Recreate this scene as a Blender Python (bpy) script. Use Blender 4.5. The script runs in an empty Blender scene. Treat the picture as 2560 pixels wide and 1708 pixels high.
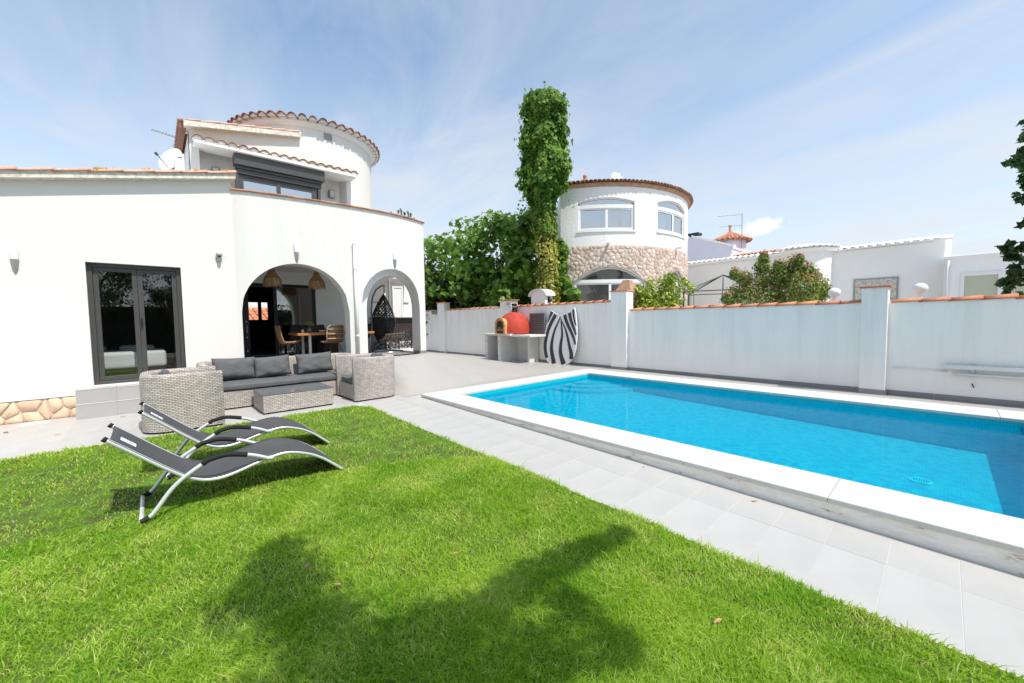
import bpy, bmesh, math, random
import numpy as np
from mathutils import Vector, Matrix, Euler, noise

random.seed(7)
RNG = np.random.default_rng(11)
PI = math.pi
D = bpy.data
scene = bpy.context.scene
COL = scene.collection

# ------------------------------------------------------------------ camera
cam_d = D.cameras.new('camera'); cam = D.objects.new('camera', cam_d); COL.objects.link(cam)
cam_d.sensor_width = 36.0; cam_d.lens = 985.0 / 2560.0 * 36.0
cam_d.clip_start = 0.05; cam_d.clip_end = 3000
_p, _r, _y = .0530877, -.0148485, -.8327426
_fw = Vector((math.sin(_y) * math.cos(_p), math.cos(_y) * math.cos(_p), -math.sin(_p)))
_rt = Vector((math.cos(_y), -math.sin(_y), 0)); _up = _rt.cross(_fw)
_r2 = _rt * math.cos(_r) + _up * math.sin(_r); _u2 = _up * math.cos(_r) - _rt * math.sin(_r)
cam.matrix_world = Matrix(((_r2.x, _u2.x, -_fw.x, 0), (_r2.y, _u2.y, -_fw.y, 0), (_r2.z, _u2.z, -_fw.z, 1.45), (0, 0, 0, 1)))
scene.camera = cam

# ------------------------------------------------------------------ world, sun, exposure
SUN_EL, SUN_AZ = math.radians(58), math.radians(6)      # azimuth measured from +X towards +Y
world = D.worlds.new('World'); scene.world = world; world.use_nodes = True
wn = world.node_tree.nodes; wl = world.node_tree.links; wn.clear()
def N(t, nodes, **kw):
    n = nodes.new(t)
    for k, v in kw.items(): setattr(n, k, v)
    return n
w_out = N('ShaderNodeOutputWorld', wn); w_bg = N('ShaderNodeBackground', wn)
w_bg.inputs['Strength'].default_value = 0.14
sky = N('ShaderNodeTexSky', wn, sky_type='NISHITA'); sky.sun_disc = False
sky.sun_elevation = SUN_EL; sky.sun_rotation = PI / 2 - SUN_AZ
sky.air_density = 1.0; sky.dust_density = .5; sky.ozone_density = 1.0
geo = N('ShaderNodeTexCoord', wn)
sep = N('ShaderNodeSeparateXYZ', wn); wl.new(geo.outputs['Generated'], sep.inputs[0])
# cirrus on a plane high above: direction / (z + small)
addz = N('ShaderNodeMath', wn, operation='ADD'); addz.inputs[1].default_value = 0.12; wl.new(sep.outputs[2], addz.inputs[0])
mxz = N('ShaderNodeMath', wn, operation='MAXIMUM'); mxz.inputs[1].default_value = 0.05; wl.new(addz.outputs[0], mxz.inputs[0])
dx = N('ShaderNodeMath', wn, operation='DIVIDE'); dy = N('ShaderNodeMath', wn, operation='DIVIDE')
wl.new(sep.outputs[0], dx.inputs[0]); wl.new(mxz.outputs[0], dx.inputs[1]); wl.new(sep.outputs[1], dy.inputs[0]); wl.new(mxz.outputs[0], dy.inputs[1])
comb = N('ShaderNodeCombineXYZ', wn); wl.new(dx.outputs[0], comb.inputs[0]); wl.new(dy.outputs[0], comb.inputs[1])
mp = N('ShaderNodeMapping', wn); mp.inputs['Rotation'].default_value = (0, 0, math.radians(62)); mp.inputs['Scale'].default_value = (0.7, 1.75, 1)
wl.new(comb.outputs[0], mp.inputs[0])
n1 = N('ShaderNodeTexNoise', wn); n1.inputs['Scale'].default_value = 1.1; n1.inputs['Detail'].default_value = 8; n1.inputs['Roughness'].default_value = .6; n1.inputs['Distortion'].default_value = .9
wl.new(mp.outputs[0], n1.inputs['Vector'])
n2 = N('ShaderNodeTexNoise', wn); n2.inputs['Scale'].default_value = .55; n2.inputs['Detail'].default_value = 4
wl.new(comb.outputs[0], n2.inputs['Vector'])
r1 = N('ShaderNodeMapRange', wn); r1.inputs[1].default_value = .36; r1.inputs[2].default_value = .78; wl.new(n1.outputs[0], r1.inputs[0])
r2 = N('ShaderNodeMapRange', wn); r2.inputs[1].default_value = .25; r2.inputs[2].default_value = .75; wl.new(n2.outputs[0], r2.inputs[0])
mul = N('ShaderNodeMath', wn, operation='MULTIPLY'); wl.new(r1.outputs[0], mul.inputs[0]); wl.new(r2.outputs[0], mul.inputs[1])
# general thin veil + more haze near the horizon
hz = N('ShaderNodeMapRange', wn); hz.inputs[1].default_value = 0.0; hz.inputs[2].default_value = .55; hz.inputs[3].default_value = .86; hz.inputs[4].default_value = .10
wl.new(sep.outputs[2], hz.inputs[0])
mul2 = N('ShaderNodeMath', wn, operation='MULTIPLY_ADD'); mul2.inputs[1].default_value = .85; wl.new(mul.outputs[0], mul2.inputs[0]); wl.new(hz.outputs[0], mul2.inputs[2])
# one small cumulus low over the neighbouring roofs
cdir = Vector((-0.262, 0.948, 0.187)).normalized()
vd = N('ShaderNodeVectorMath', wn, operation='SUBTRACT'); wl.new(geo.outputs['Generated'], vd.inputs[0]); vd.inputs[1].default_value = cdir
vs = N('ShaderNodeVectorMath', wn, operation='MULTIPLY'); wl.new(vd.outputs[0], vs.inputs[0]); vs.inputs[1].default_value = (1, 1, 2.0)
vl = N('ShaderNodeVectorMath', wn, operation='LENGTH'); wl.new(vs.outputs[0], vl.inputs[0])
n3 = N('ShaderNodeTexNoise', wn); n3.inputs['Scale'].default_value = 34; n3.inputs['Detail'].default_value = 5; wl.new(geo.outputs['Generated'], n3.inputs['Vector'])
ca = N('ShaderNodeMath', wn, operation='MULTIPLY_ADD'); wl.new(n3.outputs[0], ca.inputs[0]); ca.inputs[1].default_value = -.075; wl.new(vl.outputs['Value'], ca.inputs[2])
cr = N('ShaderNodeMapRange', wn); cr.inputs[1].default_value = .003; cr.inputs[2].default_value = -.013; cr.inputs[3].default_value = 0; cr.inputs[4].default_value = .95; wl.new(ca.outputs[0], cr.inputs[0])
cmax = N('ShaderNodeMath', wn, operation='MINIMUM'); wl.new(mul2.outputs[0], cmax.inputs[0]); cmax.inputs[1].default_value = 1
mixc = N('ShaderNodeMixRGB', wn); mixc.inputs[2].default_value = (3.45, 3.6, 3.85, 1)
tint = N('ShaderNodeMixRGB', wn, blend_type='MULTIPLY'); tint.inputs[0].default_value = 1; tint.inputs[2].default_value = (.94, 1.02, .98, 1); wl.new(sky.outputs[0], tint.inputs[1])
wl.new(cmax.outputs[0], mixc.inputs[0]); wl.new(tint.outputs[0], mixc.inputs[1])
mixp = N('ShaderNodeMixRGB', wn); mixp.inputs[2].default_value = (4.6, 4.75, 4.9, 1); wl.new(cr.outputs[0], mixp.inputs[0]); wl.new(mixc.outputs[0], mixp.inputs[1])
wl.new(mixp.outputs[0], w_bg.inputs['Color']); wl.new(w_bg.outputs[0], w_out.inputs[0])

sun_d = D.lights.new('sun', 'SUN'); sun_d.energy = 2.9; sun_d.angle = math.radians(.53); sun_d.color = (1, .945, .85)
sun = D.objects.new('sun', sun_d); COL.objects.link(sun)
SV = Vector((math.cos(SUN_EL) * math.cos(SUN_AZ), math.cos(SUN_EL) * math.sin(SUN_AZ), math.sin(SUN_EL)))
sun.rotation_euler = SV.to_track_quat('Z', 'Y').to_euler(); sun.location = (20, 3, 30)

vw = scene.view_settings; vw.view_transform = 'Standard'; vw.look = 'None'; vw.gamma = 1; vw.use_curve_mapping = False
vw.exposure = 0.74
scene.cycles.max_bounces = 10; scene.cycles.transparent_max_bounces = 16; scene.cycles.diffuse_bounces = 5
scene.cycles.caustics_reflective = False; scene.cycles.caustics_refractive = False

# ------------------------------------------------------------------ materials
def M(name, col, rough=.7, var=0., vscale=3., var_col=None, bump=0., bscale=40., metal=0., spec=.4, detail=4, stretch=None,
      rnd=0., obj_rnd=0., sheen=0.):
    m = D.materials.new(name); m.use_nodes = True
    nt = m.node_tree; nd = nt.nodes; lk = nt.links
    b = nd['Principled BSDF']
    b.inputs['Base Color'].default_value = (*col, 1); b.inputs['Roughness'].default_value = rough
    b.inputs['Metallic'].default_value = metal; b.inputs['Specular IOR Level'].default_value = spec
    tc = nd.new('ShaderNodeTexCoord'); src = tc.outputs['Object']
    if stretch:
        mpp = nd.new('ShaderNodeMapping'); mpp.inputs['Scale'].default_value = stretch; lk.new(src, mpp.inputs[0]); src = mpp.outputs[0]
    last = None
    if var or var_col:
        nz = nd.new('ShaderNodeTexNoise'); nz.inputs['Scale'].default_value = vscale; nz.inputs['Detail'].default_value = detail; nz.inputs['Roughness'].default_value = .62
        lk.new(src, nz.inputs['Vector'])
        mr = nd.new('ShaderNodeMapRange'); mr.inputs[1].default_value = .35; mr.inputs[2].default_value = .68; lk.new(nz.outputs[0], mr.inputs[0])
        mx = nd.new('ShaderNodeMixRGB'); mx.inputs[1].default_value = (*col, 1)
        c2 = var_col if var_col else tuple(c * (1 - var) for c in col)
        mx.inputs[2].default_value = (*c2, 1); lk.new(mr.outputs[0], mx.inputs[0]); last = mx.outputs[0]
    if rnd or obj_rnd:
        hsv = nd.new('ShaderNodeHueSaturation')
        if last: lk.new(last, hsv.inputs['Color'])
        else: hsv.inputs['Color'].default_value = (*col, 1)
        if rnd:
            g = nd.new('ShaderNodeNewGeometry'); rs = g.outputs['Random Per Island']; a = rnd
        else:
            g = nd.new('ShaderNodeObjectInfo'); rs = g.outputs['Random']; a = obj_rnd
        mr2 = nd.new('ShaderNodeMapRange'); mr2.inputs[3].default_value = 1 - a; mr2.inputs[4].default_value = 1 + a; lk.new(rs, mr2.inputs[0])
        lk.new(mr2.outputs[0], hsv.inputs['Value'])
        mr3 = nd.new('ShaderNodeMapRange'); mr3.inputs[3].default_value = .5 - a * .035; mr3.inputs[4].default_value = .5 + a * .035; lk.new(rs, mr3.inputs[0])
        lk.new(mr3.outputs[0], hsv.inputs['Hue']); last = hsv.outputs[0]
    if last: lk.new(last, b.inputs['Base Color'])
    if bump:
        nb = nd.new('ShaderNodeTexNoise'); nb.inputs['Scale'].default_value = bscale; nb.inputs['Detail'].default_value = 5; lk.new(src, nb.inputs['Vector'])
        bp = nd.new('ShaderNodeBump'); bp.inputs['Strength'].default_value = bump; bp.inputs['Distance'].default_value = .01
        lk.new(nb.outputs[0], bp.inputs['Height']); lk.new(bp.outputs[0], b.inputs['Normal'])
    return m

def leaf_mat(name, c1, c2, rough=.45, trans=.35, rnd=.35, spec=.35, nscale=1.5, tip=None):
    m = D.materials.new(name); m.use_nodes = True
    nt = m.node_tree; nd = nt.nodes; lk = nt.links; b = nd['Principled BSDF']; out = nd['Material Output']
    g = nd.new('ShaderNodeNewGeometry'); tc = nd.new('ShaderNodeTexCoord')
    nz = nd.new('ShaderNodeTexNoise'); nz.inputs['Scale'].default_value = nscale; nz.inputs['Detail'].default_value = 3; lk.new(tc.outputs['Object'], nz.inputs['Vector'])
    ad = nd.new('ShaderNodeMath'); ad.operation = 'MULTIPLY_ADD'; ad.inputs[1].default_value = .45; lk.new(g.outputs['Random Per Island'], ad.inputs[0])
    mr = nd.new('ShaderNodeMapRange'); mr.inputs[1].default_value = .32; mr.inputs[2].default_value = .68; mr.inputs[4].default_value = .55; lk.new(nz.outputs[0], mr.inputs[0]); lk.new(mr.outputs[0], ad.inputs[2])
    mx = nd.new('ShaderNodeMixRGB'); mx.inputs[1].default_value = (*c1, 1); mx.inputs[2].default_value = (*c2, 1); lk.new(ad.outputs[0], mx.inputs[0])
    if tip:
        m2 = nd.new('ShaderNodeMath'); m2.operation = 'MULTIPLY'; m2.inputs[1].default_value = 17.31; lk.new(g.outputs['Random Per Island'], m2.inputs[0]); fr2 = nd.new('ShaderNodeMath'); fr2.operation = 'FRACT'; lk.new(m2.outputs[0], fr2.inputs[0])
        n4 = nd.new('ShaderNodeTexNoise'); n4.inputs['Scale'].default_value = 2.6; n4.inputs['Detail'].default_value = 4; lk.new(tc.outputs['Object'], n4.inputs['Vector'])
        th = nd.new('ShaderNodeMapRange'); th.inputs[1].default_value = .42; th.inputs[2].default_value = .72; th.inputs[3].default_value = .04; th.inputs[4].default_value = .5; lk.new(n4.outputs[0], th.inputs[0])
        gt = nd.new('ShaderNodeMath'); gt.operation = 'LESS_THAN'; lk.new(fr2.outputs[0], gt.inputs[0]); lk.new(th.outputs[0], gt.inputs[1])
        mxt = nd.new('ShaderNodeMixRGB'); lk.new(gt.outputs[0], mxt.inputs[0]); lk.new(mx.outputs[0], mxt.inputs[1]); mxt.inputs[2].default_value = (*tip, 1); mx = mxt
    lk.new(mx.outputs[0], b.inputs['Base Color']); b.inputs['Roughness'].default_value = rough; b.inputs['Specular IOR Level'].default_value = spec
    tr = nd.new('ShaderNodeBsdfTranslucent'); hs = nd.new('ShaderNodeHueSaturation'); hs.inputs['Value'].default_value = 1.25; hs.inputs['Saturation'].default_value = 1.1; hs.inputs['Hue'].default_value = .49
    lk.new(mx.outputs[0], hs.inputs['Color']); lk.new(hs.outputs[0], tr.inputs[0])
    ms = nd.new('ShaderNodeMixShader'); ms.inputs[0].default_value = trans; lk.new(b.outputs[0], ms.inputs[1]); lk.new(tr.outputs[0], ms.inputs[2]); lk.new(ms.outputs[0], out.inputs[0])
    return m

def two_sided_ior(nd, lk, fres, ior):
    g = nd.new('ShaderNodeNewGeometry'); m = nd.new('ShaderNodeMath'); m.operation = 'MULTIPLY_ADD'; m.inputs[1].default_value = 1 / ior - ior; m.inputs[2].default_value = ior
    lk.new(g.outputs['Backfacing'], m.inputs[0]); lk.new(m.outputs[0], fres.inputs['IOR'])
def glass_mat(name, tint=(.75, .8, .8), refl=1.0, rough=0.0, base=.06):
    m = D.materials.new(name); m.use_nodes = True
    nt = m.node_tree; nd = nt.nodes; lk = nt.links; nd.remove(nd['Principled BSDF']); out = nd['Material Output']
    t = nd.new('ShaderNodeBsdfTransparent'); t.inputs[0].default_value = (*tint, 1)
    g = nd.new('ShaderNodeBsdfGlossy'); g.inputs['Roughness'].default_value = rough; g.inputs[0].default_value = (refl, refl, refl, 1)
    lw = nd.new('ShaderNodeFresnel'); two_sided_ior(nd, lk, lw, 1.5)
    ad = nd.new('ShaderNodeMath'); ad.operation = 'ADD'; ad.inputs[1].default_value = base; ad.use_clamp = True; lk.new(lw.outputs[0], ad.inputs[0])
    ms = nd.new('ShaderNodeMixShader'); lk.new(ad.outputs[0], ms.inputs[0]); lk.new(t.outputs[0], ms.inputs[1]); lk.new(g.outputs[0], ms.inputs[2]); lk.new(ms.outputs[0], out.inputs[0])
    return m

def streaked_wall(name, col, stain, amount=.5, bump=.25, bscale=30, xs=3.2, ztop=2., zrange=1.9, floor_amt=.12):
    """white render with rain streaks that start under the capping and fade down the wall (grime, in world metres)"""
    m = D.materials.new(name); m.use_nodes = True
    nt = m.node_tree; nd = nt.nodes; lk = nt.links; b = nd['Principled BSDF']; b.inputs['Roughness'].default_value = .9; b.inputs['Specular IOR Level'].default_value = .15
    g = nd.new('ShaderNodeNewGeometry'); mp = nd.new('ShaderNodeMapping'); mp.inputs['Scale'].default_value = (xs, xs, .16); lk.new(g.outputs['Position'], mp.inputs[0])
    nz = nd.new('ShaderNodeTexNoise'); nz.inputs['Scale'].default_value = 1.6; nz.inputs['Detail'].default_value = 6; nz.inputs['Roughness'].default_value = .7; lk.new(mp.outputs[0], nz.inputs['Vector'])
    r = nd.new('ShaderNodeMapRange'); r.inputs[1].default_value = .46; r.inputs[2].default_value = .74; lk.new(nz.outputs[0], r.inputs[0])
    sp = nd.new('ShaderNodeSeparateXYZ'); lk.new(g.outputs['Position'], sp.inputs[0])
    zr = nd.new('ShaderNodeMapRange'); zr.inputs[1].default_value = ztop - zrange; zr.inputs[2].default_value = ztop; zr.inputs[3].default_value = floor_amt; zr.inputs[4].default_value = 1; lk.new(sp.outputs[2], zr.inputs[0])
    mu = nd.new('ShaderNodeMath'); mu.operation = 'MULTIPLY'; lk.new(r.outputs[0], mu.inputs[0]); lk.new(zr.outputs[0], mu.inputs[1])
    n2 = nd.new('ShaderNodeTexNoise'); n2.inputs['Scale'].default_value = 1.1; n2.inputs['Detail'].default_value = 5; lk.new(g.outputs['Position'], n2.inputs['Vector'])
    mu2 = nd.new('ShaderNodeMath'); mu2.operation = 'MULTIPLY'; mu2.inputs[1].default_value = amount; lk.new(mu.outputs[0], mu2.inputs[0])
    r2 = nd.new('ShaderNodeMapRange'); r2.inputs[1].default_value = .35; r2.inputs[2].default_value = .75; r2.inputs[4].default_value = .2 * amount; lk.new(n2.outputs[0], r2.inputs[0])
    ad = nd.new('ShaderNodeMath'); ad.operation = 'ADD'; ad.use_clamp = True; lk.new(mu2.outputs[0], ad.inputs[0]); lk.new(r2.outputs[0], ad.inputs[1])
    mx = nd.new('ShaderNodeMixRGB'); mx.inputs[1].default_value = (*col, 1); mx.inputs[2].default_value = (*stain, 1); lk.new(ad.outputs[0], mx.inputs[0]); lk.new(mx.outputs[0], b.inputs['Base Color'])
    nb = nd.new('ShaderNodeTexNoise'); nb.inputs['Scale'].default_value = bscale; nb.inputs['Detail'].default_value = 5; lk.new(g.outputs['Position'], nb.inputs['Vector'])
    bp = nd.new('ShaderNodeBump'); bp.inputs['Strength'].default_value = bump; bp.inputs['Distance'].default_value = .012; lk.new(nb.outputs[0], bp.inputs['Height']); lk.new(bp.outputs[0], b.inputs['Normal'])
    return m

def brick_mat(name, c1, c2, cm, bw, rh, mortar, rough=.6, bump=.6, uv=True, spec=.3, noise_amt=.0):
    m = D.materials.new(name); m.use_nodes = True
    nt = m.node_tree; nd = nt.nodes; lk = nt.links; b = nd['Principled BSDF']; b.inputs['Roughness'].default_value = rough; b.inputs['Specular IOR Level'].default_value = spec
    tc = nd.new('ShaderNodeTexCoord'); br = nd.new('ShaderNodeTexBrick'); lk.new(tc.outputs['UV' if uv else 'Object'], br.inputs['Vector'])
    br.inputs['Color1'].default_value = (*c1, 1); br.inputs['Color2'].default_value = (*c2, 1); br.inputs['Mortar'].default_value = (*cm, 1)
    br.inputs['Scale'].default_value = 1; br.inputs['Brick Width'].default_value = bw; br.inputs['Row Height'].default_value = rh; br.inputs['Mortar Size'].default_value = mortar; br.inputs['Mortar Smooth'].default_value = .4
    last = br.outputs[0]
    if noise_amt:
        nz = nd.new('ShaderNodeTexNoise'); nz.inputs['Scale'].default_value = 9; nz.inputs['Detail'].default_value = 6; lk.new(tc.outputs['UV' if uv else 'Object'], nz.inputs['Vector'])
        hs = nd.new('ShaderNodeHueSaturation'); r = nd.new('ShaderNodeMapRange'); r.inputs[3].default_value = 1 - noise_amt; r.inputs[4].default_value = 1 + noise_amt; lk.new(nz.outputs[0], r.inputs[0]); lk.new(r.outputs[0], hs.inputs['Value']); lk.new(last, hs.inputs['Color']); last = hs.outputs[0]
    lk.new(last, b.inputs['Base Color'])
    iv = nd.new('ShaderNodeMath'); iv.operation = 'SUBTRACT'; iv.inputs[0].default_value = 1; lk.new(br.outputs['Fac'], iv.inputs[1])
    bp = nd.new('ShaderNodeBump'); bp.inputs['Strength'].default_value = bump; bp.inputs['Distance'].default_value = .006; lk.new(iv.outputs[0], bp.inputs['Height']); lk.new(bp.outputs[0], b.inputs['Normal'])
    return m

m_white = streaked_wall('white_stucco', (.745, .725, .69), (.55, .53, .50), .10, .22, 26, ztop=4.2, zrange=4)
m_arcade = streaked_wall('white_stucco_rain_marked', (.735, .715, .68), (.5, .485, .45), .26, .25, 22, xs=1.7, ztop=4.1, zrange=3.2)
m_bwall = streaked_wall('garden_wall_render', (.90, .885, .85), (.42, .42, .39), .36, .22, 22, xs=2.2, ztop=1.95, zrange=1.8, floor_amt=.16)
m_white_plain = M('white_paint', (.82, .815, .80), .75, var=.05, vscale=2, bump=.06, bscale=60)
m_far_white = M('far_white_wall', (.88, .87, .85), .85, var=.06, vscale=.8, bump=.1, bscale=8)
m_shaded_white = M('shaded_white_wall', (.70, .68, .76), .85, var=.04, vscale=.8)  # lilac tone puts the shade on the far house walls into the colour
m_terra = M('terracotta', (.50, .20, .115), .8, var_col=(.62, .33, .2), vscale=5, bump=.3, bscale=30, obj_rnd=.22)
m_terra_lime = M('terracotta_lime_washed', (.68, .31, .20), .85, var_col=(.74, .47, .35), vscale=6, bump=.3, bscale=30, obj_rnd=.15)
m_terra_dark = M('old_dark_terracotta', (.36, .15, .095), .85, var_col=(.26, .16, .12), vscale=5, bump=.3, bscale=30, obj_rnd=.25)
m_terra_ochre = M('ochre_terracotta', (.52, .28, .12), .85, var_col=(.38, .2, .11), vscale=9, bump=.3, bscale=30, obj_rnd=.2)
m_terra_wall = M('bright_orange_terracotta', (.64, .27, .14), .75, var_col=(.52, .2, .1), vscale=6, bump=.25, bscale=30, obj_rnd=.14)
m_terra_brown = M('weathered_brown_terracotta', (.44, .24, .165), .9, var_col=(.27, .17, .12), vscale=6, bump=.3, bscale=30, obj_rnd=.3)
m_lime = M('old_lime_mortar', (.78, .74, .67), .95, var_col=(.50, .46, .39), vscale=16, bump=.6, bscale=50, detail=7)
m_lichen = M('orange_lichen', (.75, .42, .04), .95, var=.4, vscale=40, bump=.5, bscale=80)
m_anth = M('anthracite_aluminium', (.070, .068, .066), .38, spec=.5, var=.1, vscale=4)
m_black = M('black_frame', (.012, .012, .013), .4, spec=.4)
m_tile = M('pale_grey_porcelain', (.49, .478, .458), .42, var=.10, vscale=1.6, spec=.35, bump=.05, bscale=60, obj_rnd=.018)
m_grout = M('grout', (.55, .53, .505), .9)
m_riser = M('grey_step_tile', (.42, .41, .40), .45, var=.05, vscale=3, obj_rnd=.03)
m_skirt = M('grey_skirting_tile', (.27, .26, .25), .5, var=.1, vscale=3, obj_rnd=.06)
m_coping = M('cream_coping_stone', (.62, .605, .57), .8, var=.10, vscale=8, bump=.25, bscale=120, obj_rnd=.02)
m_stone = M('ochre_field_stone', (.74, .56, .40), .9, var_col=(.74, .48, .33), vscale=7, bump=.7, bscale=25, obj_rnd=.14)
m_mortar = M('stone_mortar', (.56, .47, .37), .95, bump=.6, bscale=60)
m_tstone = M('tower_field_stone', (.60, .53, .46), .95, var_col=(.60, .44, .37), vscale=2.5, bump=.9, bscale=10, obj_rnd=.16)
m_tmortar = M('tower_stone_mortar', (.44, .39, .34), .95, bump=.5, bscale=50)
m_wicker = brick_mat('grey_woven_wicker', (.64, .575, .525), (.46, .41, .375), (.18, .158, .14), .058, .0225, .0040, .6, .8, noise_amt=.25)
m_wicker_dk = brick_mat('dark_wicker', (.11, .097, .092), (.07, .062, .06), (.02, .02, .02), .03, .014, .004, .6, .8)
m_fabric = M('charcoal_cushion_fabric', (.13, .132, .135), .9, var=.15, vscale=6, bump=.25, bscale=300, spec=.2)
m_sling = M('charcoal_sling_textile', (.088, .089, .092), .85, var=.12, vscale=4, bump=.3, bscale=500, spec=.25)
m_foam = M('black_foam_sleeve', (.018, .018, .02), .8, spec=.3)
m_alu = M('brushed_white_aluminium', (.72, .72, .74), .32, spec=.6, metal=.35)
m_chrome = M('steel', (.55, .55, .56), .28, metal=.9)
m_conc = None
m_rattan = M('honey_rattan', (.42, .23, .11), .6, var_col=(.25, .12, .06), vscale=60, bump=.5, bscale=90)
m_rattan_pale = M('pale_cane', (.62, .47, .30), .55, var=.2, vscale=40)
m_straw = M('straw_fringe', (.52, .33, .19), .8, rnd=.35)
m_straw_top = M('woven_straw', (.40, .21, .11), .85, var_col=(.28, .14, .07), vscale=50, bump=.6, bscale=120)
m_orange_wood = M('orange_stained_wood', (.58, .22, .06), .45, var=.25, vscale=8, stretch=(1, 12, 12))
m_dark_wood = M('dark_brown_wood', (.05, .03, .024), .5, var=.4, vscale=6, stretch=(1, 1, 12))
m_red_clay = M('red_clay_render', (.54, .06, .035), .75, var=.3, vscale=5, bump=.35, bscale=60)
m_brick_ochre = M('ochre_fire_brick', (.62, .32, .12), .85, var=.2, vscale=9, bump=.4, bscale=60, obj_rnd=.2)
m_soot = M('sooty_iron', (.03, .028, .027), .6, var=.3, vscale=12)
m_cwhite = M('off_white_concrete', (.70, .69, .66), .85, var=.1, vscale=6, bump=.2, bscale=60)
m_board_w = M('white_board_paint', (.76, .755, .74), .5, var=.05, vscale=5)
m_board_b = M('charcoal_stripe_paint', (.045, .045, .05), .6, var=.2, vscale=9)
m_grey_plastic = M('grey_plastic', (.18, .17, .17), .5)
m_lampgrey = M('grey_lamp_metal', (.33, .32, .31), .45, metal=.4)
m_frost = M('frosted_lamp_glass', (.62, .58, .52), .25, spec=.6)
m_pvc = M('white_pvc', (.80, .80, .79), .4)
m_glass = glass_mat('dark_window_glass', (.90, .92, .92), 1., base=.045)
m_glass_b = glass_mat('dark_blue_glass', (.35, .4, .44), 1., base=.22)
m_glass_sky = glass_mat('pale_window_glass', (.42, .50, .56), 1., base=.5)
m_curtain = M('white_curtain', (.78, .78, .76), .9, var=.1, vscale=12, stretch=(6, 6, .5))
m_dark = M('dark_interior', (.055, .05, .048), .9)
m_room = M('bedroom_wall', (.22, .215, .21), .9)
m_bed = M('white_bed_linen', (.80, .80, .79), .9, bump=.4, bscale=9)
m_pool = brick_mat('turquoise_pool_mosaic', (.001, .465, .555), (.002, .39, .50), (.015, .53, .60), .03, .03, .003, .35, .15, noise_amt=.14)
for n_ in m_pool.node_tree.nodes:
    if n_.type == 'TEX_BRICK': n_.offset = 0
m_soil = M('lawn_soil', (.10, .19, .025), .95, var_col=(.06, .055, .02), vscale=5)
m_ground = M('ground', (.56, .54, .50), .95, var=.2, vscale=.5)
m_asph = M('grey_paving', (.42, .41, .395), .7, var=.06, vscale=1.5)
m_bark = M('bark', (.12, .085, .055), .95, var=.4, vscale=9, bump=.8, bscale=20, stretch=(1, 1, .2))
m_dish = M('white_enamel', (.80, .80, .80), .4)
m_iron = M('dark_iron', (.05, .05, .055), .5, metal=.3)
m_cact = M('dusty_green_plant', (.10, .14, .08), .7, var=.3, vscale=30)
m_pot = M('brown_pot', (.28, .16, .10), .8)
m_dry = M('dry_leaf', (.48, .28, .15), .8, var=.3, vscale=30)
m_pale_green = M('pale_green_blind', (.50, .52, .40), .7, var=.05, vscale=2)
m_pattern_tile = M('patterned_ceramic', (.72, .70, .62), .3, var_col=(.30, .30, .24), vscale=14, detail=2)
m_pink = M('pink_plastic', (.75, .2, .25), .4)
m_label = M('white_label', (.82, .83, .85), .6)
m_book = M('ivory_ceramic', (.7, .68, .63), .4)

def concrete_mat():
    m = M('stained_concrete', (.78, .76, .72), .95, bump=.6, bscale=45)
    nt = m.node_tree; nd = nt.nodes; lk = nt.links; b = nd['Principled BSDF']
    g = nd.new('ShaderNodeNewGeometry'); mp = nd.new('ShaderNodeMapping'); mp.inputs['Scale'].default_value = (2.2, 2.2, 9); lk.new(g.outputs['Position'], mp.inputs[0])
    nz = nd.new('ShaderNodeTexNoise'); nz.inputs['Scale'].default_value = 1.7; nz.inputs['Detail'].default_value = 8; nz.inputs['Roughness'].default_value = .68; lk.new(mp.outputs[0], nz.inputs['Vector'])
    cr = nd.new('ShaderNodeValToRGB'); lk.new(nz.outputs[0], cr.inputs[0])
    e = cr.color_ramp.elements; e[0].position = .34; e[0].color = (.30, .21, .16, 1); e[1].position = .41; e[1].color = (.80, .75, .68, 1)
    x = e.new(.60); x.color = (.92, .895, .84, 1); lk.new(cr.outputs[0], b.inputs['Base Color'])
    return m
m_conc = concrete_mat()

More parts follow.
